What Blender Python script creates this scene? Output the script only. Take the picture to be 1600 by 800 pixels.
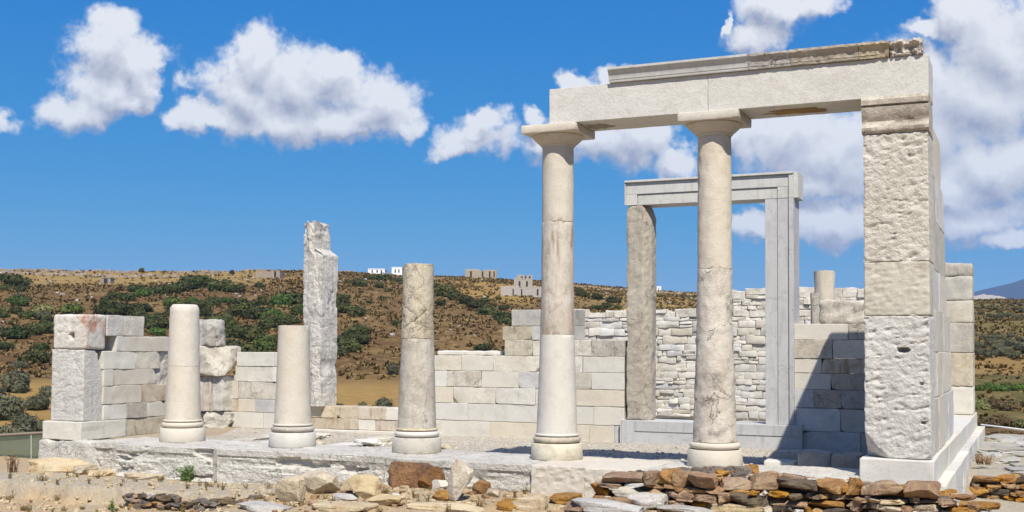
import bpy, math, random
from mathutils import Vector, Matrix, noise

for o in list(bpy.data.objects): bpy.data.objects.remove(o)
scene = bpy.context.scene
col = scene.collection

# ------------------------------------------------------------------ camera
F = 1809.0; PITCH = math.radians(2.3); ROLL = 0.0058; YAW = math.radians(24.07)
SH = 75.34
CAM = Vector((3.389, -13.461, 1.339))
_fw = Vector((-math.sin(YAW)*math.cos(PITCH), math.cos(YAW)*math.cos(PITCH), math.sin(PITCH)))
_r = Vector((math.cos(YAW), math.sin(YAW), 0)); _u = _r.cross(_fw)
CR = _r*math.cos(ROLL) + _u*math.sin(ROLL); CU = -_r*math.sin(ROLL) + _u*math.cos(ROLL)
cam = bpy.data.cameras.new("camera"); camo = bpy.data.objects.new("camera", cam); col.objects.link(camo)
M3 = Matrix((CR, CU, -_fw)).transposed()
camo.matrix_world = Matrix.Translation(CAM) @ M3.to_4x4()
cam.sensor_width = 36; cam.lens = F/1600*36; cam.shift_y = SH/1600; cam.clip_end = 30000; cam.clip_start = 0.1
scene.camera = camo
scene.cycles.max_bounces = 6; scene.cycles.diffuse_bounces = 3; scene.cycles.glossy_bounces = 2; scene.cycles.transmission_bounces = 6; scene.cycles.volume_bounces = 0

def ray(x, y): return (CR*((x-800)/F) - CU*((y-400-SH)/F) + _fw)
def P(x, y, axis, val):
    d = ray(x, y); return CAM + d*((val-CAM[axis])/d[axis])

# ------------------------------------------------------------------ light
SUN = Vector((0.44, -0.67, 1.0)).normalized()
EXPO = 0.50
scene.view_settings.view_transform = 'Standard'; scene.view_settings.look = 'None'
scene.view_settings.exposure = EXPO; scene.view_settings.gamma = 1.0
scene.view_settings.use_curve_mapping = False
sl = bpy.data.lights.new("sun", 'SUN'); sl.energy = 4.5; sl.angle = math.radians(0.53); sl.color = (1.0, 0.935, 0.83)
so = bpy.data.objects.new("sun", sl); col.objects.link(so)
so.rotation_euler = SUN.to_track_quat('Z', 'Y').to_euler(); so.location = (10, -10, 30)

world = bpy.data.worlds.new("World"); scene.world = world; world.use_nodes = True
wt = world.node_tree; wt.nodes.clear()
def N(t, typ, **kw):
    n = t.nodes.new(typ)
    for k, v in kw.items(): setattr(n, k, v)
    return n
def math_node(t, op, a, b=None, c=None, clamp=False):
    n = N(t, 'ShaderNodeMath', operation=op); n.use_clamp = clamp
    for i, v in enumerate((a, b, c)):
        if v is None: continue
        if isinstance(v, (int, float)): n.inputs[i].default_value = v
        else: t.links.new(v, n.inputs[i])
    return n.outputs[0]
def vmath(t, op, a, b=None, c=None):
    n = N(t, 'ShaderNodeVectorMath', operation=op)
    for i, v in enumerate((a, b, c)):
        if v is None: continue
        if isinstance(v, (tuple, list)): n.inputs[i].default_value = v
        else: t.links.new(v, n.inputs[i])
    return n.outputs['Value'] if op in ('LENGTH', 'DOT_PRODUCT') else n.outputs[0]
def maprange(t, v, a, b, c=0.0, d=1.0, smooth=True):
    n = N(t, 'ShaderNodeMapRange'); n.interpolation_type = 'SMOOTHSTEP' if smooth else 'LINEAR'
    t.links.new(v, n.inputs[0])
    for i, q in enumerate((a, b, c, d)): n.inputs[1+i].default_value = q
    return n.outputs[0]
def mixcol(t, fac, a, b, blend='MIX'):
    n = N(t, 'ShaderNodeMix', data_type='RGBA', blend_type=blend)
    if isinstance(fac, (int, float)): n.inputs[0].default_value = fac
    else: t.links.new(fac, n.inputs[0])
    for i, v in ((6, a), (7, b)):
        if isinstance(v, (tuple, list)): n.inputs[i].default_value = (*v[:3], 1)
        else: t.links.new(v, n.inputs[i])
    return n.outputs[2]
def noise_tex(t, vec, scale, detail=4, rough=0.5, dist=0.0, color=False):
    n = N(t, 'ShaderNodeTexNoise'); n.inputs['Scale'].default_value = scale; n.inputs['Detail'].default_value = detail
    n.inputs['Roughness'].default_value = rough; n.inputs['Distortion'].default_value = dist
    if vec is not None: t.links.new(vec, n.inputs['Vector'])
    return n.outputs['Color'] if color else n.outputs['Fac']

# clouds: cumulus clumps given as lobes (azimuth, elevation, radii in degrees)
LOBES = [(175,70,52,46),(215,92,48,44),(165,130,66,44),(128,172,48,34),(195,165,44,30),(228,125,30,40),
 (400,98,52,50),(368,145,60,50),(470,140,86,56),(530,125,56,42),(585,165,66,46),(440,195,130,38),(325,190,66,24),(610,195,44,24),(540,195,80,32),
 (758,178,42,24),(742,212,70,34),(712,238,44,18),(-5,182,44,15),
 (912,128,30,18),(960,115,30,20),(838,180,22,18),(848,222,44,30),(940,232,92,42),(990,215,56,46),(1045,255,44,26),
 (1200,18,66,36),(1172,62,46,26),(1262,0,48,30),(1127,50,9,22),
 (1432,50,40,14),(1500,25,56,42),(1565,60,86,80),(1535,145,110,80),(1440,200,100,60),(1250,222,104,56),(1155,205,56,40),(1320,250,100,56),(1550,265,120,50),
 (1420,120,80,50),(1480,300,110,44),(1260,290,110,30),(1390,330,100,36),(1195,350,60,24),(1295,345,80,34),(1500,345,90,34),(1575,385,70,18),(1490,290,22,18),(1700,120,120,120),(1720,300,120,60),(-180,80,110,50),(-320,170,120,60),
 (620,-130,130,60),(980,-210,170,70),(120,-200,120,50),(1450,-190,160,80)]
def azel(x, y):
    d = ray(x, y); return math.degrees(math.atan2(d.x, d.y)), math.degrees(math.atan2(d.z, math.hypot(d.x, d.y)))
g = bpy.data.node_groups.new("cloud_density", 'ShaderNodeTree')
g.interface.new_socket("Vector", in_out='INPUT', socket_type='NodeSocketVector')
g.interface.new_socket("Raw", in_out='OUTPUT', socket_type='NodeSocketFloat'); g.interface.new_socket("Mass", in_out='OUTPUT', socket_type='NodeSocketFloat')
gi = N(g, 'NodeGroupInput'); go = N(g, 'NodeGroupOutput')
vec = vmath(g, 'NORMALIZE', gi.outputs[0])
sx = N(g, 'ShaderNodeSeparateXYZ'); g.links.new(vec, sx.inputs[0])
az = math_node(g, 'MULTIPLY', math_node(g, 'ARCTAN2', sx.outputs[0], sx.outputs[1]), 57.29578)
el = math_node(g, 'MULTIPLY', math_node(g, 'ARCSINE', sx.outputs[2]), 57.29578)
cx = N(g, 'ShaderNodeCombineXYZ'); g.links.new(az, cx.inputs[0]); g.links.new(el, cx.inputs[1])
wn = noise_tex(g, vec, 16, 5, 0.60, color=True)
warp = vmath(g, 'MULTIPLY', vmath(g, 'SUBTRACT', wn, (0.5, 0.5, 0.5)), (4.6, 3.8, 0))
pp = vmath(g, 'ADD', cx.outputs[0], warp)
acc = None
for (x, y, rx, ry) in LOBES:
    a, e = azel(x, y); ra = rx/F*57.3/max(0.5, math.cos(math.radians(e))); re = ry/F*57.3
    L = vmath(g, 'LENGTH', vmath(g, 'MULTIPLY_ADD', pp, (1/ra, 1/re, 0), (-a/ra, -e/re, 0)))
    if acc is None: acc = L
    else:
        acc = math_node(g, 'SMOOTH_MIN', acc, L, 0.34)
lob = math_node(g, 'SUBTRACT', 1.0, acc)
# the same kind of scattered cumulus over the rest of the sky
gen = math_node(g, 'MULTIPLY', math_node(g, 'SUBTRACT', noise_tex(g, vmath(g, 'MULTIPLY', vec, (1, 1, 2.0)), 3.2, 3, 0.5), 0.585), 5.0)
dot = vmath(g, 'DOT_PRODUCT', vec, tuple(ray(800, 300).normalized()))
outm = maprange(g, dot, 0.80, 0.88, 1.0, 0.0)
hor = maprange(g, sx.outputs[2], 0.02, 0.12)
gen = math_node(g, 'SUBTRACT', math_node(g, 'MULTIPLY', math_node(g, 'ADD', gen, 1.0), math_node(g, 'MULTIPLY', outm, hor)), 1.0)
tot = math_node(g, 'MAXIMUM', lob, gen)
# cauliflower puffs: creases where the noise crosses its middle value
pf = math_node(g, 'ABSOLUTE', math_node(g, 'SUBTRACT', noise_tex(g, vec, 24, 5, 0.56), 0.5))
fb = noise_tex(g, vec, 60, 4, 0.66)
raw = math_node(g, 'ADD', math_node(g, 'MULTIPLY_ADD', pf, 1.7, math_node(g, 'SUBTRACT', tot, 0.03)), math_node(g, 'MULTIPLY', math_node(g, 'SUBTRACT', fb, 0.5), 0.75))
g.links.new(raw, go.inputs[0]); g.links.new(tot, go.inputs[1])

tc = N(wt, 'ShaderNodeTexCoord'); gv = tc.outputs['Generated']
def dens(v):
    n = N(wt, 'ShaderNodeGroup'); n.node_tree = g; wt.links.new(v, n.inputs[0]); return n.outputs[0], n.outputs[1]
d0, m0 = dens(gv)
d1, m1 = dens(vmath(wt, 'ADD', gv, (0.006, -0.004, 0.016)))
alpha = maprange(wt, d0, -0.14, 0.46)
thick = maprange(wt, m0, 0.35, 0.95)
lit = math_node(wt, 'ADD', math_node(wt, 'MULTIPLY', math_node(wt, 'SUBTRACT', m0, m1), 1.15), 0.64)
lit = math_node(wt, 'ADD', lit, math_node(wt, 'MULTIPLY', math_node(wt, 'SUBTRACT', math_node(wt, 'SUBTRACT', d0, d1), math_node(wt, 'SUBTRACT', m0, m1)), 0.42))
lit = math_node(wt, 'ADD', lit, math_node(wt, 'MULTIPLY', math_node(wt, 'SUBTRACT', noise_tex(wt, gv, 7, 4, 0.55), 0.5), 0.50))
lit = math_node(wt, 'SUBTRACT', lit, math_node(wt, 'MULTIPLY', thick, 0.12), clamp=True)
ccol = mixcol(wt, maprange(wt, lit, 0.05, 0.98, smooth=False), (0.44, 0.475, 0.59), (0.965, 0.985, 1.02))
sky = N(wt, 'ShaderNodeTexSky', sky_type='NISHITA'); sky.sun_disc = False
sky.sun_elevation = math.asin(SUN.z); sky.sun_rotation = math.atan2(SUN.x, SUN.y)
sky.altitude = 1500; sky.air_density = 1.0; sky.dust_density = 0.05; sky.ozone_density = 3.0
hs = N(wt, 'ShaderNodeHueSaturation'); wt.links.new(sky.outputs[0], hs.inputs['Color'])
hs.inputs['Saturation'].default_value = 1.28; hs.inputs['Value'].default_value = 1.0
# camera-like rendering of the sky colour: deeper blue overhead, calmer towards the horizon
sc_ = N(wt, 'ShaderNodeSeparateColor'); wt.links.new(hs.outputs[0], sc_.inputs[0]); cc_ = N(wt, 'ShaderNodeCombineColor')
for k_, (gain, ex) in enumerate(((.16, 1.4), (1.04, .6), (3.40, .22))):
    wt.links.new(math_node(wt, 'MULTIPLY', math_node(wt, 'POWER', sc_.outputs[k_], ex), gain), cc_.inputs[k_])
b1 = N(wt, 'ShaderNodeBackground'); wt.links.new(cc_.outputs[0], b1.inputs[0]); b1.inputs[1].default_value = 0.092
b2 = N(wt, 'ShaderNodeBackground'); wt.links.new(ccol, b2.inputs[0]); b2.inputs[1].default_value = 0.65
mx = N(wt, 'ShaderNodeMixShader'); wt.links.new(alpha, mx.inputs[0]); wt.links.new(b1.outputs[0], mx.inputs[1]); wt.links.new(b2.outputs[0], mx.inputs[2])
world.cycles.sampling_method = 'MANUAL'; world.cycles.sample_map_resolution = 256
wo = N(wt, 'ShaderNodeOutputWorld'); wt.links.new(mx.outputs[0], wo.inputs[0])

# ------------------------------------------------------------------ helpers
def tag(o, label, cat, group=None, kind=None):
    if label: o['label'] = label
    if cat: o['category'] = cat
    if group: o['group'] = group
    if kind or cat: o['kind'] = kind or 'thing'
    return o
def thing(name, label, cat, loc=(0, 0, 0), group=None):
    o = bpy.data.objects.new(name, None); col.objects.link(o); o.location = loc; o.empty_display_size = 0.2
    return tag(o, label, cat, group)
def mk(name, vf, mat, parent=None, smooth=False):
    me = bpy.data.meshes.new(name); me.from_pydata(vf[0], [], vf[1]); me.update()
    if smooth: me.polygons.foreach_set('use_smooth', [True]*len(me.polygons))
    if mat: me.materials.append(mat)
    o = bpy.data.objects.new(name, me); col.objects.link(o)
    if parent is not None:
        o.parent = parent; o.matrix_parent_inverse = Matrix.Translation(-parent.location)
    return o
def structure(o): o['kind'] = 'structure'; return o
def nz(p, f, s=0.0): return noise.noise(Vector((p[0]*f+s, p[1]*f+s*1.7, p[2]*f-s)))
def fbm(p, f, s=0.0, o=4): return noise.fractal(Vector((p[0]*f+s, p[1]*f+s*1.7, p[2]*f-s)), 1.0, 2.0, o)

def lattice(a, b, r, cell):
    L = b-a; r = min(r, L*0.3); n = max(1, int(round((L-2*r)/cell)))
    return [a] + [a+r+(L-2*r)*i/n for i in range(n+1)] + [b]
def rbox(x0, x1, y0, y1, z0, z1, r=0.012, cell=9, amp=0.0, freq=5.0, seed=0.0, jit=0.0, cuts=(), disp=None, oct=3):
    """box with rounded edges, optional displacement and broken-off corners (cuts: point, normal)"""
    X, Y, Z = lattice(x0, x1, r, cell), lattice(y0, y1, r, cell), lattice(z0, z1, r, cell)
    nx, ny, nzz = len(X)-1, len(Y)-1, len(Z)-1
    idx = {}; V = []; Fc = []
    rr = [min(r, (b-a)*0.3) for a, b in ((x0, x1), (y0, y1), (z0, z1))]
    rm = min(rr); rnd = random.Random(seed*31+x0*7+y0*3+z0)
    cj = {}
    def vert(i, j, k):
        key = (i, j, k)
        if key in idx: return idx[key]
        p = Vector((X[i], Y[j], Z[k]))
        q = Vector((min(max(p.x, x0+rm), x1-rm), min(max(p.y, y0+rm), y1-rm), min(max(p.z, z0+rm), z1-rm)))
        d = p-q
        n = d.normalized() if d.length > 1e-9 else Vector((0, 0, 1))
        p = q + n*rm
        if jit:
            ck = (p.x > (x0+x1)/2, p.y > (y0+y1)/2, p.z > (z0+z1)/2)
            if ck not in cj: cj[ck] = Vector((rnd.uniform(-jit, jit), rnd.uniform(-jit, jit), rnd.uniform(-jit, jit)))
            p = p + cj[ck]
        if amp: p = p + n*(amp*fbm(p, freq, seed, oct))
        if disp: p = p + n*disp(p, n)
        for c, cn in cuts:
            t = (p-c).dot(cn)
            if t > 0: p = p - cn*t*(0.92+0.25*nz(p, 14, seed))
        idx[key] = len(V); V.append(tuple(p)); return idx[key]
    def quad(a, b, c, d): Fc.append((vert(*a), vert(*b), vert(*c), vert(*d)))
    for i in range(nx):
        for j in range(ny):
            quad((i, j, 0), (i, j+1, 0), (i+1, j+1, 0), (i+1, j, 0)); quad((i, j, nzz), (i+1, j, nzz), (i+1, j+1, nzz), (i, j+1, nzz))
        for k in range(nzz):
            quad((i, 0, k), (i+1, 0, k), (i+1, 0, k+1), (i, 0, k+1)); quad((i, ny, k), (i, ny, k+1), (i+1, ny, k+1), (i+1, ny, k))
    for j in range(ny):
        for k in range(nzz):
            quad((0, j, k), (0, j, k+1), (0, j+1, k+1), (0, j+1, k)); quad((nx, j, k), (nx, j+1, k), (nx, j+1, k+1), (nx, j, k+1))
    return V, Fc
def rock(c, dims, seed, rot=0.0, tilt=0.0, sub=5, nplanes=7, amp=0.10, boxy=0.5):
    """angular stone: a lumpy block with planar breaks; c is the centre of its underside"""
    rnd = random.Random(seed)
    V, Fc = rbox(-.5, .5, -.5, .5, -.5, .5, r=0.26-0.2*boxy, cell=1.0/sub)
    pl = []
    for _ in range(nplanes):
        n = Vector((rnd.gauss(0, 1), rnd.gauss(0, 1), rnd.gauss(0, .8))).normalized()
        pl.append((n*rnd.uniform(.34, .56), n))
    W = []
    R = Matrix.Rotation(rot, 3, 'Z') @ Matrix.Rotation(tilt, 3, 'Y')
    s = seed*3.7
    for v in V:
        p = Vector(v)
        for q, n in pl:
            t = (p-q).dot(n)
            if t > 0: p -= n*t
        nn = p.normalized() if p.length else Vector((0, 0, 1))
        p += nn*(amp*fbm(p, 2.2, s, 3)+.3*amp*fbm(p, 7.5, s+4, 3))
        p = Vector((p.x*dims[0], p.y*dims[1], p.z*dims[2]))
        W.append(R @ p)
    zb = min(w.z for w in W)
    W = [(w.x+c[0], w.y+c[1], w.z-zb+c[2]) for w in W]
    return W, Fc
def lathe(cx, cy, prof, seg=40, disp=None, capb=True, capt=True, top_amp=0.0, seed=0):
    V = []; Fc = []
    for r, z in prof:
        for i in range(seg):
            a = 2*math.pi*i/seg
            rr = r + (disp(a, z) if disp else 0)
            zz = z
            if top_amp and z > prof[-1][1]-0.12: zz = z + top_amp*noise.noise(Vector((math.cos(a)*2+seed, math.sin(a)*2, seed)))
            V.append((cx+rr*math.cos(a), cy+rr*math.sin(a), zz))
    for k in range(len(prof)-1):
        for i in range(seg):
            j = (i+1) % seg
            Fc.append((k*seg+i, k*seg+j, (k+1)*seg+j, (k+1)*seg+i))
    if capb: Fc.append(tuple(range(seg-1, -1, -1)))
    if capt: Fc.append(tuple((len(prof)-1)*seg+i for i in range(seg)))
    return V, Fc
def smooth_by_angle(o, deg=35):
    me = o.data
    me.polygons.foreach_set('use_smooth', [True]*len(me.polygons))
    try: me.set_sharp_from_angle(angle=math.radians(deg))
    except Exception: pass
    return o
def merge(parts):
    V = []; Fc = []
    for v, f in parts:
        b = len(V); V += v; Fc += [tuple(i+b for i in q) for q in f]
    return V, Fc

# ------------------------------------------------------------------ materials
def newmat(name):
    m = bpy.data.materials.new(name); m.use_nodes = True; t = m.node_tree; t.nodes.clear()
    o = N(t, 'ShaderNodeOutputMaterial'); b = N(t, 'ShaderNodeBsdfPrincipled'); t.links.new(b.outputs[0], o.inputs[0])
    return m, t, b
def stone(name, c1, c2, c3, fine=60, fstr=0.25, mid=14, mstr=0.3, stain=None, stain_amt=0.45, rnd=0.14, warmrnd=0.5, crack=0.0, streak=0.0, rough=0.85, dist=0.02, stain_scale=2.3, stain_lo=.54):
    m, t, b = newmat(name)
    geo = N(t, 'ShaderNodeNewGeometry'); oi = N(t, 'ShaderNodeObjectInfo')
    pos = geo.outputs['Position']
    off = vmath(t, 'ADD', pos, None)
    cmb = N(t, 'ShaderNodeCombineXYZ')
    t.links.new(math_node(t, 'MULTIPLY', oi.outputs['Random'], 37.0), cmb.inputs[0]); t.links.new(math_node(t, 'MULTIPLY', oi.outputs['Random'], 13.0), cmb.inputs[2])
    off = vmath(t, 'ADD', pos, cmb.outputs[0])
    n1 = noise_tex(t, off, 1.7, 5, 0.6, 0.4)
    c = mixcol(t, maprange(t, n1, 0.36, 0.64), c1, c2)
    n2 = noise_tex(t, off, 7.5, 6, 0.65, 0.2)
    c = mixcol(t, math_node(t, 'MULTIPLY', maprange(t, n2, 0.48, 0.72), 0.75), c, c3)
    if streak:
        sv = vmath(t, 'MULTIPLY', off, (5, 5, 0.55))
        c = mixcol(t, math_node(t, 'MULTIPLY', maprange(t, noise_tex(t, sv, 2.4, 5, 0.6, 1.0), 0.5, 0.68), streak), c, c3)
    if stain:
        n3 = noise_tex(t, off, stain_scale, 7, 0.68, 0.3)
        c = mixcol(t, math_node(t, 'MULTIPLY', maprange(t, n3, stain_lo, stain_lo+.16), stain_amt), c, stain)
    fl = noise_tex(t, pos, 55, 4, 0.7)
    c = mixcol(t, math_node(t, 'MULTIPLY', maprange(t, fl, 0.52, 0.72), min(.5, .12+fstr*.6)), c, tuple(q*0.62 for q in c3))
    fl2 = noise_tex(t, off, 28, 4, 0.7)
    c = mixcol(t, math_node(t, 'MULTIPLY', maprange(t, fl2, 0.50, 0.66), min(.5, mstr*.7)), c, tuple(min(.8, q*1.22) for q in c1))
    h = N(t, 'ShaderNodeHueSaturation'); t.links.new(c, h.inputs['Color'])
    rv = math_node(t, 'FRACT', math_node(t, 'MULTIPLY', oi.outputs['Random'], 7.31))
    t.links.new(maprange(t, rv, 0, 1, 1-rnd, 1+rnd*0.6, False), h.inputs['Value'])
    rs = math_node(t, 'FRACT', math_node(t, 'MULTIPLY', oi.outputs['Random'], 17.7))
    t.links.new(maprange(t, rs, 0, 1, 1-warmrnd, 1+warmrnd, False), h.inputs['Saturation'])
    c = h.outputs[0]
    hgt = math_node(t, 'MULTIPLY', noise_tex(t, pos, fine, 5, 0.65), fstr)
    hgt = math_node(t, 'ADD', hgt, math_node(t, 'MULTIPLY', noise_tex(t, off, mid, 5, 0.6), mstr))
    if crack:
        vo = N(t, 'ShaderNodeTexVoronoi', feature='DISTANCE_TO_EDGE'); vo.inputs['Scale'].default_value = 2.1
        wv = vmath(t, 'ADD', off, vmath(t, 'MULTIPLY', noise_tex(t, off, 5, 4, 0.6, color=True), (0.35, 0.35, 0.35)))
        t.links.new(wv, vo.inputs['Vector'])
        ck = maprange(t, vo.outputs['Distance'], 0.0, 0.018, 1, 0)
        ck = math_node(t, 'MULTIPLY', ck, maprange(t, noise_tex(t, off, 1.9, 2), 0.48, 0.58))
        ck = math_node(t, 'MULTIPLY', ck, crack)
        c = mixcol(t, ck, c, tuple(q*0.30 for q in c3))
        hgt = math_node(t, 'SUBTRACT', hgt, math_node(t, 'MULTIPLY', ck, 0.5))
    bp = N(t, 'ShaderNodeBump'); bp.inputs['Strength'].default_value = 0.9; bp.inputs['Distance'].default_value = dist
    t.links.new(hgt, bp.inputs['Height']); t.links.new(bp.outputs[0], b.inputs['Normal'])
    t.links.new(c, b.inputs['Base Color']); b.inputs['Roughness'].default_value = rough
    b.inputs['Specular IOR Level'].default_value = 0.25
    return m
M = {}
M['pillar'] = stone('grey_white_pillar_marble', (0.670, 0.637, 0.572), (0.540, 0.513, 0.464), (0.389, 0.362, 0.319), 45, .6, 11, .9, stain=(0.292, 0.265, 0.227), stain_amt=.5, crack=.6, streak=.9, rnd=0, warmrnd=.1, dist=.035)
M['new'] = stone('new_white_marble', (0.618, 0.569, 0.475), (0.585, 0.528, 0.430), (0.536, 0.472, 0.368), 75, .45, 24, .25, rnd=.05, warmrnd=.15)
M['beam'] = stone('beam_marble', (0.631, 0.614, 0.560), (0.591, 0.574, 0.522), (0.523, 0.501, 0.446), 90, .45, 28, .35, rnd=.03, warmrnd=.1, stain=(0.493, 0.453, 0.380), stain_amt=.25)
M['newcool'] = stone('new_pale_marble', (0.638, 0.610, 0.537), (0.603, 0.575, 0.504), (0.531, 0.505, 0.442), 110, .35, 26, .18, rnd=.06, warmrnd=.25, stain=(0.460, 0.429, 0.370), stain_amt=.3)
M['ashlar'] = stone('ashlar_marble', (0.620, 0.593, 0.523), (0.531, 0.501, 0.440), (0.425, 0.392, 0.331), 80, .4, 16, .4, stain=(0.354, 0.322, 0.265), stain_amt=.4, rnd=.2, warmrnd=.7)
M['old'] = stone('weathered_marble', (0.568, 0.523, 0.427), (0.464, 0.415, 0.327), (0.344, 0.290, 0.213), 60, .4, 12, .6, stain=(0.258, 0.216, 0.160), stain_amt=.55, crack=.5, streak=.5, rnd=.12, warmrnd=.5)
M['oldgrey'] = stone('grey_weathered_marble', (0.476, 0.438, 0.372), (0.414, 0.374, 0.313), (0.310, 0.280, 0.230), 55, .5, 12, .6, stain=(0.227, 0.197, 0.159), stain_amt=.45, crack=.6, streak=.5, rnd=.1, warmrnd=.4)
M['brown'] = stone('brown_streaked_marble', (.56, .50, .41), (.47, .40, .31), (.31, .225, .14), 60, .4, 12, .3, streak=.95, stain=(.64, .60, .53), stain_amt=.3, rnd=.05, warmrnd=.2)
M['col5'] = stone('lichen_stained_marble', (0.585, 0.533, 0.439), (0.516, 0.456, 0.361), (0.396, 0.327, 0.241), 60, .5, 12, .6, stain=(0.146, 0.120, 0.103), stain_amt=.75, crack=.7, streak=.2, rnd=.05, warmrnd=.2)
M['peck'] = stone('pecked_marble', (0.620, 0.593, 0.531), (0.549, 0.523, 0.465), (0.443, 0.410, 0.356), 45, .6, 16, .5, stain=(0.408, 0.375, 0.323), stain_amt=.35, rnd=.08, warmrnd=.4, dist=.03)
M['lichen'] = stone('red_lichen_marble', (0.620, 0.593, 0.531), (0.549, 0.523, 0.465), (0.443, 0.410, 0.356), 45, .5, 16, .5, stain=(0.372, 0.122, 0.050), stain_amt=.8, rnd=.05, warmrnd=.3, stain_scale=2.9, stain_lo=.50)
M['dark'] = stone('dark_weathered_marble', (0.558, 0.510, 0.440), (0.419, 0.375, 0.320), (0.264, 0.232, 0.199), 60, .5, 14, .7, stain=(0.155, 0.135, 0.114), stain_amt=.6, streak=.4, rnd=.12, warmrnd=.3)
M['door'] = stone('blue_grey_marble', (0.518, 0.516, 0.506), (0.471, 0.471, 0.464), (0.394, 0.393, 0.390), 120, .2, 30, .08, streak=.8, stain=(.44, .43, .41), stain_amt=.45, crack=.25, rnd=.05, warmrnd=.2)
M['lintel'] = stone('lintel_marble', (0.579, 0.571, 0.531), (0.520, 0.515, 0.477), (0.435, 0.431, 0.402), 120, .2, 30, .08, streak=.6, stain=(.47, .45, .41), stain_amt=.4, crack=.2, rnd=.05, warmrnd=.2)
M['rubble'] = stone('rubble_stone', (0.621, 0.591, 0.530), (0.511, 0.480, 0.418), (0.383, 0.341, 0.279), 60, .5, 14, .7, stain=(0.329, 0.287, 0.232), stain_amt=.4, rnd=.14, warmrnd=.45)
M['rubbleor'] = stone('ochre_rubble_stone', (.50, .38, .24), (.42, .30, .18), (.30, .19, .10), 50, .5, 12, .7, stain=(.60, .54, .44), stain_amt=.5, rnd=.2)
M['core'] = stone('wall_fill', (0.630, 0.570, 0.480), (0.510, 0.450, 0.375), (0.360, 0.315, 0.255), 50, .6, 12, .7)
M['schist'] = stone('orange_schist', (0.397, 0.244, 0.110), (0.265, 0.137, 0.058), (0.110, 0.066, 0.039), 50, .6, 11, .9, stain=(0.551, 0.430, 0.246), stain_amt=.6, streak=0, rnd=.25, warmrnd=.35, dist=.035)
M['orangerock'] = stone('orange_rock', (.34, .175, .07), (.20, .10, .045), (.085, .055, .04), 45, .7, 8, 1.2, stain=(.14, .10, .075), stain_amt=.8, rnd=0, warmrnd=.1, dist=.05)
M['schistd'] = stone('dark_schist', (0.195, 0.155, 0.112), (0.130, 0.101, 0.077), (0.065, 0.054, 0.045), 50, .6, 11, .9, stain=(0.338, 0.257, 0.154), stain_amt=.5, rnd=.3, warmrnd=.5, dist=.035)
M['boulder'] = stone('cream_boulder', (0.568, 0.498, 0.389), (0.473, 0.406, 0.304), (0.344, 0.274, 0.190), 45, .6, 9, .9, stain=(0.327, 0.207, 0.106), stain_amt=.45, rnd=.15, warmrnd=.6, dist=.035)
M['slab'] = stone('pale_paving_slab', (0.516, 0.453, 0.350), (0.430, 0.373, 0.289), (0.344, 0.274, 0.190), 45, .5, 9, .7, stain=(0.361, 0.258, 0.144), stain_amt=.4, rnd=.18, warmrnd=.7)
M['greyslab'] = stone('grey_paving_slab', (0.441, 0.420, 0.369), (0.378, 0.355, 0.306), (0.284, 0.260, 0.216), 50, .6, 9, .6, stain=(0.263, 0.230, 0.180), stain_amt=.4, rnd=.15)
M['foundation'] = stone('foundation_block', (0.686, 0.643, 0.548), (0.572, 0.536, 0.456), (0.395, 0.362, 0.306), 38, .9, 9, 1.1, stain=(0.582, 0.490, 0.369), stain_amt=.5, rnd=.08, warmrnd=.4, dist=.04, crack=.6)
M['houseW'] = stone('white_limewash', (.85, .85, .84), (.82, .82, .81), (.78, .78, .77), rnd=.02)
M['concrete'] = stone('grey_concrete', (.42, .37, .30), (.35, .31, .25), (.28, .24, .19), rnd=.08)
M['fieldstone'] = stone('field_stone', (.36, .28, .20), (.28, .21, .15), (.18, .13, .09), rnd=.2)
def plain(name, c, rough=.7, metal=0):
    m, t, b = newmat(name); b.inputs['Base Color'].default_value = (*c, 1); b.inputs['Roughness'].default_value = rough; b.inputs['Metallic'].default_value = metal
    return m
M['opening'] = plain('dark_opening', (.02, .02, .022)); M['metal'] = plain('bronze_frame', (.30, .24, .17), .5, .2)
M['rope'] = plain('white_rope', (.75, .73, .68)); M['bark'] = plain('bark', (.10, .08, .06))
def glassmat():
    m, t, b = newmat('green_tinted_glass'); b.inputs['Base Color'].default_value = (.30, .36, .29, 1)
    b.inputs['Roughness'].default_value = .08; b.inputs['Transmission Weight'].default_value = .75; b.inputs['IOR'].default_value = 1.15
    return m
M['glass'] = glassmat()
def foliage(name, c1, c2, c3):
    m, t, b = newmat(name)
    geo = N(t, 'ShaderNodeNewGeometry'); oi = N(t, 'ShaderNodeObjectInfo')
    n = noise_tex(t, geo.outputs['Position'], 1.1, 3)
    c = mixcol(t, maprange(t, n, .35, .65), c1, c2)
    n = noise_tex(t, geo.outputs['Position'], 6, 2)
    c = mixcol(t, math_node(t, 'MULTIPLY', maprange(t, n, .5, .7), .6), c, c3)
    h = N(t, 'ShaderNodeHueSaturation'); t.links.new(c, h.inputs['Color'])
    t.links.new(maprange(t, oi.outputs['Random'], 0, 1, .7, 1.3, False), h.inputs['Value'])
    t.links.new(maprange(t, math_node(t, 'FRACT', math_node(t, 'MULTIPLY', oi.outputs['Random'], 9.7)), 0, 1, .48, .52, False), h.inputs['Hue'])
    t.links.new(h.outputs[0], b.inputs['Base Color']); b.inputs['Roughness'].default_value = .65
    b.inputs['Specular IOR Level'].default_value = .2
    return m
M['shrub'] = foliage('dark_shrub_leaves', (0.037, 0.047, 0.012), (0.056, 0.062, 0.015), (0.081, 0.084, 0.022))
M['shrubg'] = foliage('bright_shrub_leaves', (0.055, 0.087, 0.015), (0.072, 0.110, 0.019), (0.099, 0.129, 0.030))
M['olive'] = foliage('olive_leaves', (0.081, 0.085, 0.044), (0.103, 0.100, 0.054), (0.151, 0.145, 0.088))
M['shrubb'] = foliage('brown_shrub_leaves', (.085, .055, .028), (.11, .075, .032), (.15, .11, .045))
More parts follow.
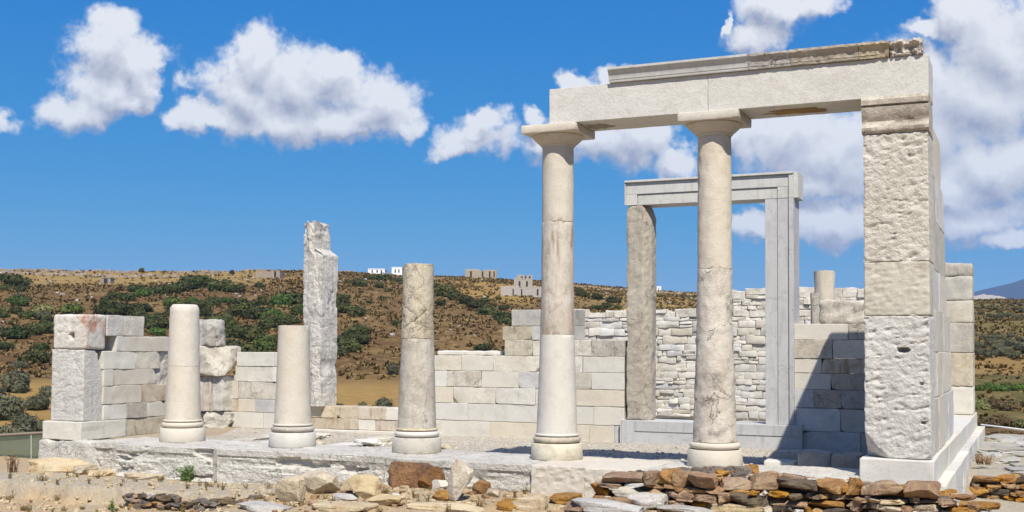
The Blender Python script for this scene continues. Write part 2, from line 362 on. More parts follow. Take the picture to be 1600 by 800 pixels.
M['shruby'] = foliage('yellow_green_leaves', (.12, .13, .04), (.16, .16, .055), (.20, .20, .08))
M['dry'] = foliage('dry_scrub_stems', (0.152, 0.089, 0.033), (0.209, 0.131, 0.050), (0.305, 0.215, 0.079))
M['weed'] = foliage('weed_leaves', (.10, .15, .04), (.13, .18, .05), (.2, .22, .09))

def ground_mat():
    m, t, b = newmat('dirt_ground')
    geo = N(t, 'ShaderNodeNewGeometry'); pos = geo.outputs['Position']
    c = mixcol(t, maprange(t, noise_tex(t, pos, 1.1, 6, .6, .5), .38, .62), (0.460, 0.328, 0.184), (0.400, 0.304, 0.193))
    c = mixcol(t, math_node(t, 'MULTIPLY', maprange(t, noise_tex(t, pos, 5, 6, .7), .5, .7), .6), c, (0.520, 0.408, 0.262))
    c = mixcol(t, math_node(t, 'MULTIPLY', maprange(t, noise_tex(t, pos, 38, 4, .7), .56, .7), .6), c, (0.260, 0.180, 0.107))
    at = N(t, 'ShaderNodeAttribute', attribute_name='grey')
    gr = mixcol(t, maprange(t, noise_tex(t, pos, 30, 5, .7), .4, .65), (0.440, 0.408, 0.328), (0.300, 0.271, 0.213))
    c = mixcol(t, at.outputs['Fac'], c, gr)
    hgt = math_node(t, 'ADD', math_node(t, 'MULTIPLY', noise_tex(t, pos, 70, 5, .7), .5), noise_tex(t, pos, 16, 5, .65))
    bp = N(t, 'ShaderNodeBump'); bp.inputs['Strength'].default_value = .9; bp.inputs['Distance'].default_value = .03
    t.links.new(hgt, bp.inputs['Height']); t.links.new(bp.outputs[0], b.inputs['Normal'])
    t.links.new(c, b.inputs['Base Color']); b.inputs['Roughness'].default_value = .95; b.inputs['Specular IOR Level'].default_value = .1
    return m
M['ground'] = ground_mat()
def gravel_mat():
    m, t, b = newmat('pale_gravel')
    geo = N(t, 'ShaderNodeNewGeometry'); pos = geo.outputs['Position']
    vo = N(t, 'ShaderNodeTexVoronoi'); vo.inputs['Scale'].default_value = 34; t.links.new(pos, vo.inputs['Vector'])
    bw = N(t, 'ShaderNodeRGBToBW'); t.links.new(vo.outputs['Color'], bw.inputs[0])
    c = mixcol(t, bw.outputs[0], (.26, .235, .195), (.52, .475, .40))
    c = mixcol(t, math_node(t, 'MULTIPLY', maprange(t, noise_tex(t, pos, 2.2, 5, .6), .5, .7), .5), c, (.40, .34, .26))
    bp = N(t, 'ShaderNodeBump'); bp.inputs['Strength'].default_value = 1; bp.inputs['Distance'].default_value = .02; bp.invert = True
    t.links.new(vo.outputs['Distance'], bp.inputs['Height']); t.links.new(bp.outputs[0], b.inputs['Normal'])
    t.links.new(c, b.inputs['Base Color']); b.inputs['Roughness'].default_value = .95
    return m
M['gravel'] = gravel_mat()
def hill_mat():
    m, t, b = newmat('dry_hillside')
    geo = N(t, 'ShaderNodeNewGeometry'); pos = geo.outputs['Position']
    at = N(t, 'ShaderNodeAttribute', attribute_name='zone')   # r: straw, g: bare tan soil, b: green
    sp = N(t, 'ShaderNodeSeparateColor'); t.links.new(at.outputs['Color'], sp.inputs[0])
    n1 = noise_tex(t, pos, .05, 6, .65); n2 = noise_tex(t, pos, .45, 6, .7); n3 = noise_tex(t, pos, 1.6, 4, .7)
    c = mixcol(t, maprange(t, n1, .4, .62), (0.123, 0.069, 0.028), (0.192, 0.122, 0.049))
    c = mixcol(t, maprange(t, n2, .5, .66), c, (0.277, 0.194, 0.081))
    c = mixcol(t, math_node(t, 'MULTIPLY', maprange(t, n3, .52, .7), .7), c, (0.069, 0.043, 0.018))
    st = mixcol(t, maprange(t, n2, .38, .62), (0.343, 0.243, 0.090), (0.254, 0.162, 0.058))
    st = mixcol(t, math_node(t, 'MULTIPLY', maprange(t, n3, .55, .7), .5), st, (0.147, 0.089, 0.035))
    c = mixcol(t, sp.outputs[0], c, st)
    c = mixcol(t, sp.outputs[1], c, mixcol(t, maprange(t, n2, .4, .6), (0.343, 0.219, 0.073), (0.294, 0.186, 0.061)))
    c = mixcol(t, sp.outputs[2], c, mixcol(t, maprange(t, n2, .4, .6), (0.082, 0.094, 0.026), (0.163, 0.138, 0.047)))
    bp = N(t, 'ShaderNodeBump'); bp.inputs['Strength'].default_value = 1; bp.inputs['Distance'].default_value = .6
    t.links.new(math_node(t, 'ADD', n2, math_node(t, 'MULTIPLY', n3, .5)), bp.inputs['Height']); t.links.new(bp.outputs[0], b.inputs['Normal'])
    t.links.new(c, b.inputs['Base Color']); b.inputs['Roughness'].default_value = .95; b.inputs['Specular IOR Level'].default_value = .1
    return m
M['hill'] = hill_mat()
M['ridge'] = stone('ridge_rock', (.40, .36, .31), (.30, .27, .23), (.20, .17, .14), .5, .6, .08, 1, rnd=0)
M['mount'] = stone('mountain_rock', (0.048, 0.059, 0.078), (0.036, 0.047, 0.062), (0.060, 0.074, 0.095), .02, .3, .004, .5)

# ------------------------------------------------------------------ terrain
def interp(tab, x):
    if x <= tab[0][0]: return tab[0][1]
    for (a, va), (b, vb) in zip(tab, tab[1:]):
        if x <= b:
            t = (x-a)/(b-a); return va+(vb-va)*t
    return tab[-1][1]
def sst(a, b, x):
    t = min(1, max(0, (x-a)/(b-a))); return t*t*(3-2*t)
PL = [(0, -.75), (24, -.8), (32, -1.6), (48, -3.6), (75, -5.2), (110, -5.6), (145, -4.6), (172, -2.6), (205, 2.2), (245, 8.4), (300, 16.4), (350, 22.5), (385, 26.2), (412, 28.3), (450, 28.6), (600, 26), (1500, 15), (9000, 0)]
PR = [(0, -.75), (26, -.8), (34, -1.4), (60, -2.4), (90, -2.4), (120, -1.6), (150, -.4), (200, 2.6), (260, 7), (350, 14.6), (420, 18.6), (600, 24), (780, 26), (1000, 26), (1500, 20), (9000, 0)]
CREST = [(-180, .9), (-90, .9), (-60, .90), (-48, .935), (-41, .97), (-33.5, 1.02), (-27, .965), (-22, .90), (-17, .80), (-14, .76), (-8, .62), (0, .5), (90, .5), (180, .9)]
TERR = (-16.0, 8.5, -18.0, 13.5)     # extent of the fine near-ground sheet
def terrain(x, y):
    dx, dy = x-CAM.x, y-CAM.y; r = math.hypot(dx, dy); th = math.degrees(math.atan2(dx, dy))
    w = sst(-13, -6, th) if th < 90 else sst(175, 120, th)
    hl = interp(PL, r); 
    if hl > 0: hl *= interp(CREST, th)
    if th > -29 and th < 0:
        pass
    hr = interp(PR, r)
    h = hl*(1-w)+hr*w
    a = min(1.0, max(0, (r-30)/220))
    h += a*(1.3*fbm((x, y, 0), .018, 3.1, 4)+0.45*fbm((x, y, 0), .09, 1.2, 3))*(1-.7*sst(360, 420, r)*(1-w))
    fw_ = sst(95, 115, r)*(1-sst(150, 172, r))
    return h
def build_terrain():
    ths = []; t = -180.0
    while t < 180:
        ths.append(t); t += 0.3 if -54 <= t < 8 else 4.0
    rs = [3.0]; 
    while rs[-1] < 9000:
        r = rs[-1]; rs.append(r*(1.05 if r < 60 else 1.018 if r < 480 else 1.10))
    V = []; Fc = []; zone = []
    for r in rs:
        for th in ths:
            a = math.radians(th); x = CAM.x+r*math.sin(a); y = CAM.y+r*math.cos(a); z = terrain(x, y)
            if TERR[0]+1 < x < TERR[1]-1 and TERR[2]+1 < y < TERR[3]-1: z -= 0.8
            V.append((x, y, z))
            w = sst(-13, -6, th) if th < 90 else sst(175, 120, th)
            nn = fbm((x, y, 0), .02, 5, 3)
            straw = sst(305, 335, r+25*nn)*(1-w)*sst(-31, -38, th) + .85*(1-w)*sst(-23, -17, th)
            straw += .5*sst(300, 330, r+30*nn)*(1-w)*sst(-33, -27, th)
            tan = sst(92, 108, r+6*nn)*(1-sst(158, 172, r+8*nn))*(1-w)
            tan = max(tan, .9*sst(.05, .3, 1-abs((th+25.0)/3.2)+.5*nn)*sst(280, 300, r)*(1-sst(345, 365, r)))
            tan = max(tan, .7*w*(sst(128, 138, r)*(1-sst(165, 175, r))))
            grn = w*(sst(60, 80, r)*(1-sst(125, 135, r))*.6+sst(175, 190, r)*.55)
            zone.append((min(1, straw+w*.35*sst(170, 260, r)), min(1, tan), min(1, grn), 1))
    n = len(ths)
    for k in range(len(rs)-1):
        for i in range(n):
            j = (i+1) % n; Fc.append((k*n+j, k*n+i, (k+1)*n+i, (k+1)*n+j))
    V.append((CAM.x, CAM.y, -1.5)); c = len(V)-1; zone.append((0, 0, 0, 1))
    for i in range(n): Fc.append((c, i, (i+1) % n))
    o = mk('hillside', (V, Fc), M['hill'], smooth=True)
    at = o.data.color_attributes.new('zone', 'FLOAT_COLOR', 'POINT')
    at.data.foreach_set('color', [q for z in zone for q in z])
    return structure(o)
hill = build_terrain()
def hit(x, y, r0=16.0, r1=900.0):
    d = ray(x, y); hl = math.hypot(d.x, d.y); d = d/hl
    r = r0; pr = r
    while r < r1:
        p = CAM+d*r
        if terrain(p.x, p.y) >= p.z:
            for _ in range(8):
                m = (pr+r)/2; q = CAM+d*m
                if terrain(q.x, q.y) >= q.z: r = m
                else: pr = m
            p = CAM+d*r; return Vector((p.x, p.y, terrain(p.x, p.y))), r
        pr = r; r *= 1.008
    return None, None

# near ground: a fine dirt sheet with the ledge in front of the temple
def near_z(x, y):
    z = -.46+.12*sst(-6.2, -4.2, x)-.04*sst(-1.5, .5, x)-.07*sst(-1.6, -3.2, y)*sst(-6, -4, x)
    edge = -1.85 + .16*fbm((x, 0, 0), .9, 2)+.05*fbm((x, 0, 0), 4, 1)
    left = sst(-4.6, -5.6, x)
    z += left*(.0-.22*sst(edge+.03, edge-.03, y))
    z -= .04*sst(-4, -9, y)
    # east of the temple: upper terrace and a lower one in front of the low schist wall
    e = sst(2.45, 2.75, x)
    z += e*(-.02-.28*sst(4.15, 4.0, y)*sst(-2.2, -.2, y)) + e*.10*sst(4, 9, y)
    z += .022*fbm((x, y, 0), 1.3, 1, 4)+.010*fbm((x, y, 0), 6, 2, 3)
    return z
def grid(name, x0, x1, y0, y1, cell, zf, mat, grey=None):
    nx = int((x1-x0)/cell); ny = int((y1-y0)/cell); V = []; Fc = []; G = []
    for j in range(ny+1):
        for i in range(nx+1):
            x = x0+(x1-x0)*i/nx; y = y0+(y1-y0)*j/ny; V.append((x, y, zf(x, y)))
            if grey: G.append(grey(x, y))
    for j in range(ny):
        for i in range(nx):
            a = j*(nx+1)+i; Fc.append((a, a+1, a+nx+2, a+nx+1))
    o = mk(name, (V, Fc), mat, smooth=True)
    if grey:
        at = o.data.attributes.new('grey', 'FLOAT', 'POINT'); at.data.foreach_set('value', G)
    return structure(o)
def greyf(x, y):
    edge = -1.85 + .16*fbm((x, 0, 0), .9, 2)+.05*fbm((x, 0, 0), 4, 1)
    g_ = .75*sst(-4.4, -5.2, x)*sst(edge-.02, edge+.03, y)*sst(-.75, -1.0, y+.15*fbm((x, y, 0), 2, 1))
    g_ = max(g_, .85*sst(2.4, 2.7, x)*sst(-2.5, -.5, y))
    g_ = max(g_, .4*sst(.05, .25, fbm((x, y, 0), .8, 9)))
    return g_
def dirt_sheet_z(x, y):
    z = near_z(x, y)
    m = min(x-TERR[0], TERR[1]-x, y-TERR[2], TERR[3]-y)
    return z-.6*sst(1.2, 0, m)
grid('dirt_ground', -16, 8.5, -5.5, 0.5, .045, lambda x, y: dirt_sheet_z(x, y) if y < .3 or x < -10.0 or x > 2.45 else -1.2, M['ground'], greyf)
grid('dirt_ground', -16, 8.5, -18, -5.5, .35, dirt_sheet_z, M['ground'], greyf)
grid('path', 2.50, 8.5, 0.5, 13.5, .07, dirt_sheet_z, M['ground'], greyf)
grid('dirt_ground', -16, -10.2, .5, 13.5, .3, dirt_sheet_z, M['ground'], greyf)
def floor_z(x, y): return -.205+.10*sst(3.4, 4.0, y)+.018*fbm((x, y, 0), 1.4, 4, 3)+.006*fbm((x, y, 0), 11, 2, 2)
grid('gravel_floor', -9.9, 2.2, .35, 4.3, .06, floor_z, M['gravel'])
grid('gravel_floor', -9.9, 2.2, 4.3, 10.2, .2, lambda x, y: -.05+.03*fbm((x, y, 0), 1, 8, 3), M['gravel'])

# ------------------------------------------------------------------ temple
V3 = Vector
rnd = random.Random(11)
def blockobj(parent, x0, x1, y0, y1, z0, z1, mat, name='block', **kw):
    kw.setdefault('r', .007); kw.setdefault('jit', .004); kw.setdefault('seed', rnd.uniform(0, 90))
    o = mk(name, rbox(x0, x1, y0, y1, z0, z1, **kw), mat, parent)
    return o
GAP = .0025

# stylobate
sty = thing('stylobate', 'long stepped marble stylobate of worn grey blocks carrying the five columns', 'stylobate', (-4, -.4, -.4))
def sx_(px): return P(px, 715, 1, -.85).x
sb = [sx_(v) for v in (128, 176, 330, 600, 832)]+[sx_(1005), 1.70]
fronts = [-.62, -.80, -.74, -.86, -.92, -.95]
mats = ['foundation', 'foundation', 'foundation', 'foundation', 'new', 'foundation']
for i in range(6):
    def dsp(p, n, i=i):
        if n.y > -.5: return .008*fbm(p, 4, i)+.004*fbm(p, 17, i)
        if i == 4: return .012*fbm((p.x+p.z*.4, p.y, p.z*1.3), 16, i, 3)
        lo = sst(-.095, -.115, p.z+.012*nz(p, 3, i))
        st = fbm((p.x*.45, p.y, p.z*3.0), 6, i*3, 4)
        return .004*fbm(p, 9, i)+lo*(.016*st+.010*fbm(p, 22, i, 3)-.022)-.05*sst(.32, .42, fbm((p.x*.6, 0, p.z*1.6), 2.4, i+4, 3))*sst(.0, -.04, p.z)
    o = blockobj(sty, sb[i]+GAP, sb[i+1]-GAP, fronts[i], .42, -.46, -.004*i*0, M[mats[i]], r=.012, cell=.024, disp=dsp, jit=.006)
    smooth_by_angle(o, 17)
o = blockobj(sty, -10.16, sb[0]-GAP, -.47, .42, -.40, -.03, M['foundation'], r=.03, cell=.04, disp=lambda p, n: .03*fbm(p, 4, 7, 4)); smooth_by_angle(o, 40)
# foundation stones under the left corner
for i, (a, b, t, bt) in enumerate([(54, 118, 722, 747), (119, 142, 728, 746), (143, 172, 735, 747), (205, 262, 742, 752)]):
    p0 = P(a, bt, 1, -.72); p1 = P(b, t, 1, -.72)
    o = mk('foundation_stone', rock(((p0.x+p1.x)/2, -.62, p0.z-.02), (p1.x-p0.x, .5, p1.z-p0.z+.02), 40+i, boxy=.8, nplanes=4), M['boulder'], sty)

# columns
def shaft_r(z): return interp([(.0, .262), (.29, .262), (.36, .254), (.5, .248), (.8, .238), (1.27, .222), (2.1, .203), (3.9, .196)], z)
def drum(parent, cx, z0, z1, mat, amp=.003, seed=0, seg=44, cell=.05, cracks=(), chips=0.0, top=0.0, rough_top=0.0):
    n = max(3, int((z1-z0)/cell)); zs = [z0, z0+.004]+[z0+.004+(z1-z0-.008)*i/n for i in range(1, n)]+[z1-.004, z1]
    prof = [(shaft_r(z)-(.006 if z in (z0, z1) else 0)-top*(max(0, (z-(z1-.06))/.06)**2), z) for z in zs]
    def dsp(a, z):
        p = (math.cos(a)*.25+cx, math.sin(a)*.25, z)
        d = amp*fbm(p, 9, seed, 4)
        for (a0, zz0, a1, zz1, w, dep) in cracks:
            aa = a if a > 0 else a+2*math.pi
            t = (aa-a0)/(a1-a0) if a1 != a0 else -1
            if -.02 <= t <= 1.02:
                zc = zz0+(zz1-zz0)*t+.02*noise.noise(V3((a*6, seed, 1)))
                d -= dep*max(0, 1-abs(z-zc)/w)
        en = max(0, 1-min(z-z0, z1-z)/.045)
        d -= .022*en*max(0, fbm(p, 11, seed+2, 3)-.08)
        if chips:
            c = fbm(p, 3.1, seed+5, 4)
            d -= chips*sst(.25, .6, c)
        return d
    o = mk('shaft_drum', lathe(cx, 0, prof, seg, dsp, top_amp=rough_top, seed=seed), M[mat], parent)
    return smooth_by_angle(o, 50)
def base(parent, cx, mats, h=.20):
    def prof_plinth(): return [(.318, .0), (.326, .012), (.322, h*.5), (.318, h-.012), (.308, h)]
    a = smooth_by_angle(mk('base_drum', lathe(cx, 0, prof_plinth(), 56, lambda a, z: .003*nz((math.cos(a), math.sin(a), z+cx), 3, cx)), M[mats[0]], parent), 50)
    t = []
    for i in range(9):
        u = -math.pi/2+math.pi*i/8; t.append((.262+.036*math.cos(u), h+.008+.036+.036*math.sin(u)))
    t = [(.24, h+.004)]+t+[(.24, h+.084)]
    smooth_by_angle(mk('torus', lathe(cx, 0, t, 56), M[mats[1]], parent), 60)
def fillet(parent, cx, mat, z=.286):
    prof = [(.25, z), (.272, z+.004), (.277, z+.016), (.272, z+.028), (.25, z+.034)]
    smooth_by_angle(mk('fillet_ring', lathe(cx, 0, prof, 56), M[mat], parent), 60)
CX = [-7.852, -5.94, -3.985, -2.0, 0.0]
def ztop(px, py): return P(px, py, 1, 0).z
c1 = thing('column', 'smooth cream column stump of two drums nearest the left pier, rounded at its top', 'column', (CX[0], 0, 0), 'front row of columns')
base(c1, CX[0], ('new', 'new')); fillet(c1, CX[0], 'new')
zj = ztop(285, 572); drum(c1, CX[0], .29, zj, 'new', seed=1); drum(c1, CX[0], zj, ztop(285, 476), 'new', seed=2, amp=.006, top=.035)
c2 = thing('column', 'shortest column stump, one plain cream drum with flat top before the tall grey pillar', 'column', (CX[1], 0, 0), 'front row of columns')
base(c2, CX[1], ('newcool', 'old')); fillet(c2, CX[1], 'new'); drum(c2, CX[1], .29, ztop(457, 509), 'new', seed=3, amp=.004)
c3 = thing('column', 'cracked veined column without capital, half as tall as the two with capitals', 'column', (CX[2], 0, 0), 'front row of columns')
base(c3, CX[2], ('ashlar', 'newcool')); fillet(c3, CX[2], 'old')
z3 = ztop(651, 413); zj = ztop(651, 529)
PI = math.pi
drum(c3, CX[2], .29, zj, 'old', seed=4, amp=.006, chips=.008, cell=.03)
drum(c3, CX[2], zj, z3, 'old', seed=5, amp=.006, seg=84, cell=.014, chips=.012, rough_top=.012,
     cracks=[(4.15, 1.62, 5.1, 1.74, .018, .022), (4.9, 1.70, 5.8, 1.86, .016, .022), (3.9, 1.95, 5.0, 1.80, .014, .015), (4.3, 2.25, 5.4, 2.5, .012, .014), (4.0, 1.30, 4.5, 1.12, .016, .02), (3.8, 1.0, 5.6, .98, .014, .015)])
def capital(parent, cx, mat, abm):
    cp = mk('capital', lathe(cx, 0, [(.198, 3.885), (.203, 3.90), (.215, 3.906), (.215, 3.918), (.235, 3.93), (.275, 3.965), (.312, 4.0), (.330, 4.022), (.325, 4.036), (.30, 4.04)], 56, lambda a, z: .005*fbm((math.cos(a)+cx, math.sin(a), z), 2.5, cx, 3)), M[mat], parent)
    smooth_by_angle(cp, 40)
    ab = mk('abacus', rbox(cx-.355, cx+.365, -.36, .36, 4.035, 4.138, r=.014, cell=.04, amp=.006, freq=6, seed=cx+3, cuts=[(V3((cx+.35, -.345, 4.05)), V3((.6, -.6, -.5)).normalized())]), M[abm], cp)
    ab.matrix_parent_inverse = Matrix.Identity(4)
    smooth_by_angle(ab, 40)
c4 = thing('column', 'tall column with capital under the left end of the marble beam, brown streaked middle drum', 'column', (CX[3], 0, 0), 'front row of columns')
base(c4, CX[3], ('ashlar', 'old')); fillet(c4, CX[3], 'newcool')
zA = ztop(870, 523); zB = ztop(871, 348)
drum(c4, CX[3], .29, zA, 'newcool', seed=6); drum(c4, CX[3], zA, zB, 'brown', seed=7, amp=.005); drum(c4, CX[3], zB, 3.89, 'new', seed=8, amp=.005)
capital(c4, CX[3], 'new', 'new')
c5 = thing('column', 'tall column with capital in front of the marble doorway, lower drum stained dark', 'column', (CX[4], 0, 0), 'front row of columns')
base(c5, CX[4], ('new', 'new'))
zA = ztop(1117, 421)
drum(c5, CX[4], .285, zA, 'col5', seed=9, amp=.010, chips=.012, seg=64, cell=.03); drum(c5, CX[4], zA, 3.89, 'new', seed=10, amp=.006, seg=64, cell=.03, chips=.004)
capital(c5, CX[4], 'new', 'new')
# architrave
ar = thing('architrave', 'long white marble beam spanning from the two tall columns to the right pier', 'architrave', (0, 0, 4.14))
for a, b, s in ((-2.0, -.005, 1), (-.001, 2.425, 2)):
    blockobj(ar, a, b, -.30, .36, 4.14, 4.575, M['beam'], name='beam', r=.006, cell=.06, amp=.003, freq=8, jit=0, seed=s)
# brown rust smears on the soffit of the beam
M['smear'] = stone('brown_smear', (.34, .24, .13), (.26, .18, .10), (.18, .12, .07), 60, .4, 14, .3, rnd=.1)
for a, b, s_ in ((.62, 1.30, 1), (-1.62, -1.30, 2)):
    V = []; n = 28
    for i in range(n):
        t = 2*PI*i/n; k_ = 1+.6*noise.noise(V3((math.cos(t)*2, math.sin(t)*2, s_)))
        V.append(((a+b)/2+(b-a)/2*math.cos(t)*k_, .06+.15*math.sin(t)*k_, 4.1365))
    mk('stain', (V, [tuple(range(n-1, -1, -1))]), M['smear'], ar)
co = thing('cornice', 'moulded cornice on the beam, new white at left and dark broken marble at right', 'cornice', (.5, -.2, 4.58))
PROF = [(-.20, .0), (-.338, .0), (-.342, .012), (-.342, .028), (-.348, .032), (-.350, .05), (-.356, .085), (-.372, .115), (-.392, .135), (-.398, .145), (-.398, .172), (-.2, .176)]
def extr(prof, x0, x1, n, disp=None):
    V = []; Fc = []; m = len(prof)
    for i in range(n+1):
        x = x0+(x1-x0)*i/n
        for (y, z) in prof:
            p = V3((x, y, 4.578+z))
            if disp: p += disp(p)
            V.append(tuple(p))
    for i in range(n):
        for j in range(m):
            k = (j+1) % m; Fc.append((i*m+j, i*m+k, (i+1)*m+k, (i+1)*m+j))
    Fc.append(tuple(range(m-1, -1, -1))); Fc.append(tuple(n*m+j for j in range(m)))
    return V, Fc
def cxp(px): return P(px, 95, 1, -.42).x
def cdisp(amp, s):
    def f(p):
        k = sst(-.25, -.36, p.y); return V3((amp*.4*nz(p, 9, s), amp*k*abs(fbm(p, 10, s, 4))*1.6, -amp*k*.8*sst(4.68, 4.75, p.z)*abs(fbm(p, 7, s+3, 3))))
    return f
for i, (a, b, m_, am) in enumerate([(948, 1102, 'lintel', 0), (1102, 1166, 'lintel', .002), (1166.5, 1232, 'oldgrey', .010), (1232.5, 1340, 'oldgrey', .012), (1340.5, 1388, 'old', .018), (1388.5, 1441, 'dark', .055)]):
    o = mk('cornice_piece', extr(PROF, cxp(a), cxp(b), 12 if am < .005 else 40, cdisp(am, i*3) if am else None), M[m_], co)
    smooth_by_angle(o, 30)

# right pier (anta) and the side wall behind it
an = thing('right_pier', 'massive pecked marble pier with moulded capital under the beam end', 'pier', (2.08, -.1, -.06))
an.name = 'pier'
HOLES = [(P(1412, 547, 1, -.35), .062, .028, .13), (P(1440, 600, 1, -.35), .022, .014, .05), (P(1443, 661, 1, -.35), .03, .018, .06), (P(112, 525, 1, -.35), .045, .055, .12)]
def peck(p, n):
    v = fbm((p.x*.75+p.z*.5, p.y*1.0, p.z*1.7-p.x*.45), 10.5, 3, 2)
    w = fbm((p.x*.9-p.z*.6, p.y, p.z*1.7), 19, 8, 2)
    if n.y > -.5: return .006*v
    d = -.032*max(0, v-.05)-.017*max(0, w)+.008*min(0, v)
    for c, rx, rz, dep in HOLES:
        q = math.hypot((p.x-c.x)/rx, (p.z-c.z)/rz)+.25*w
        d -= dep*sst(1.15, .75, q)*(2 if c.x < -5 else 1)
    return d
AX0, AX1, AY0, AY1 = 1.748, 2.420, -.35, .32
blockobj(an, 1.70, 2.455, -.42, .62, -.20, .20, M['newcool'], name='plinth', r=.012, cell=.06, amp=.004)
for (z0, z1, m_, cuts) in ((.203, 1.738, 'peck', [(V3((1.84, -.325, .36)), V3((-.6, -.55, -.55)).normalized()), (V3((2.40, -.33, .24)), V3((.5, -.5, -.6)).normalized())]), (1.742, 2.326, 'ashlar', ()), (2.33, 3.735, 'peck', ())):
    o = blockobj(an, AX0, AX1, AY0, AY1 if m_ != 'ashlar' else .22, z0, z1, M[m_], r=.012, cell=.016, disp=peck if m_ == 'peck' else (lambda p, n: .5*peck(p, n)), jit=.003, cuts=cuts)
    smooth_by_angle(o, 60)
capprof = [(0, 3.738), (-.012, 3.745), (-.028, 3.765), (-.03, 3.80), (-.012, 3.828), (.0, 3.845), (.004, 3.87), (-.012, 3.90), (-.03, 3.94), (-.042, 3.985), (-.046, 4.02), (-.012, 4.03), (-.012, 4.042), (-.052, 4.048), (-.056, 4.10), (-.03, 4.136), (.3, 4.138), (.3, 3.738)]
def cap_mesh():
    V = []; Fc = []; n = 30; m = len(capprof)
    for i in range(n+1):
        t = i/n
        for (yy, z) in capprof:
            x0 = 1.742-.03*(z > 3.9)*0; x = 1.735+(2.432-1.735)*t
            p = V3((x, AY0+yy, z))
            if yy < .1: p.y += .010*fbm(p, 9, 3, 4)+.012*sst(.9, 1.0, t)*abs(fbm(p, 12, 2, 3))
            V.append(tuple(p))
    for i in range(n):
        for j in range(m):
            k = (j+1) % m; Fc.append((i*m+j, i*m+k, (i+1)*m+k, (i+1)*m+j))
    Fc.append(tuple(range(m-1, -1, -1))); Fc.append(tuple(n*m+j for j in range(m)))
    return V, Fc
smooth_by_angle(mk('pier_capital', cap_mesh(), M['dark'], an), 35)
blockobj(an, 1.75, 2.418, -.04, .40, 3.742, 4.134, M['old'], r=.02, cell=.06, amp=.01)

sw = thing('side_wall', 'raking broken marble side wall running back from the pecked right pier', 'wall', (2.1, 2, -.06))
zc = [.203, .83, 1.35, 1.84, 2.33, 2.93, 3.45, 4.06]; ends = [4.0, 3.7, 3.4, 3.2, 3.05, 2.9, 2.55]; xo = [2.412, 2.408, 2.40, 2.385, 2.375, 2.37, 2.365]
split = [[.33, 1.05, 2.1, 2.8], [.33, .9, 1.7, 2.6], [.33, 1.2, 2.2], [.24, .8, 1.7], [.33, 1.0], [.33, .8, 1.5], [.41, 1.1]]
for i in range(7):
    ys = split[i]+[ends[i]]
    for a, b in zip(ys, ys[1:]):
        dx = rnd.uniform(-.01, .008)
        cuts = []
        if b == ends[i]: cuts = [(V3((2.1, b-.05, zc[i+1]-.05)), V3((0, .7, .7)).normalized())]
        o = blockobj(sw, 1.755, xo[i]+dx*.5, a+GAP, b-GAP, zc[i]+.002, zc[i+1]-.002, M['ashlar' if rnd.random() < .6 else 'new'], cell=.07, amp=.008, freq=6, cuts=cuts); smooth_by_angle(o, 17)
# plinth course and lower step of the east side
y = .62
for b in (2.1, 3.5, 5.0, 6.6, 8.2, 9.5, 10.9):
    blockobj(sw, 1.78, 2.455+rnd.uniform(-.005, .005), y+GAP, b-GAP, -.20, .20+rnd.uniform(-.008, .004), M['newcool'], name='plinth_block', cell=.2); y = b
es = thing('step', 'low white marble step along the foot of the right side wall', 'step', (2.5, 5, -.3)); y = -.30
for b in (1.4, 3.0, 4.6, 6.2, 7.8, 9.4, 11.0):
    blockobj(es, 2.30, 2.575+rnd.uniform(-.015, .015), y+GAP, b-GAP, -.62, -.07+rnd.uniform(-.012, .0), M['ashlar'], name='step_block', cell=.1, amp=.012, freq=4); y = b

# left pier and side wall
lp = thing('pier', 'short broken left pier topped by a marble block with rusty red lichen', 'pier', (-9.73, -.1, 0))
blockobj(lp, -10.13, -9.375, -.43, .52, -.022, .248, M['newcool'], name='plinth', r=.012, cell=.06, amp=.006)
o = blockobj(lp, -10.055, -9.425, -.352, .06, .252, 1.318, M['peck'], r=.012, cell=.018, disp=lambda p, n: .55*peck(p, n) if n.y < -.5 else .003*fbm(p, 12, 2), cuts=[(V3((-9.73, -.12, 1.30)), V3((0, .80, .36)).normalized())]); smooth_by_angle(o, 60)
o = blockobj(lp, -10.045, -9.40, -.352, .08, 1.325, 1.845, M['lichen'], r=.03, cell=.02, disp=lambda p, n: .5*peck(p, n) if n.y < -.5 else .006*fbm(p, 9, 2)); smooth_by_angle(o, 60)
lw = thing('side_wall', 'low ruined left side wall of pale ashlar courses ending in broken steps', 'wall', (-9.7, 1, 0))
LW = [(-.02, .248, [(.53, 1.95, 'old')]), (.252, .49, [(.05, .55, 'newcool'), (.55, 1.0, 'oldgrey'), (1.0, 1.42, 'newcool'), (1.42, 1.95, 'old')]),
      (.49, .77, [(.04, .88, 'new'), (.88, 1.65, 'brown')]), (.77, 1.02, [(.04, .24, 'newcool'), (.24, 1.2, 'new')]), (1.02, 1.295, [(.02, .72, 'newcool'), (.72, 1.29, 'ashlar')]),
      (1.295, 1.53, [(.30, .52, 'newcool'), (.52, 1.95, 'new')]), (1.53, 1.845, [(.085, .45, 'peck'), (.45, .90, 'peck')])]
for z0, z1, bl in LW:
    for a, b, m_ in bl:
        ck = [(V3((-9.7, b-.03, z1-.06)), V3((0, .75, .66)).normalized())] if b > 1.1 else ()
        o = blockobj(lw, -9.98, -9.40+rnd.uniform(-.008, .006), a+GAP, b-GAP, z0+.002, z1-.002, M[m_], cell=.05, amp=.007, freq=7, cuts=ck); smooth_by_angle(o, 17)
mk('wall_core', rbox(-9.93, -9.46, 1.2, 1.9, .25, 1.28, r=.05, cell=.08, amp=.05), M['core'], lw)

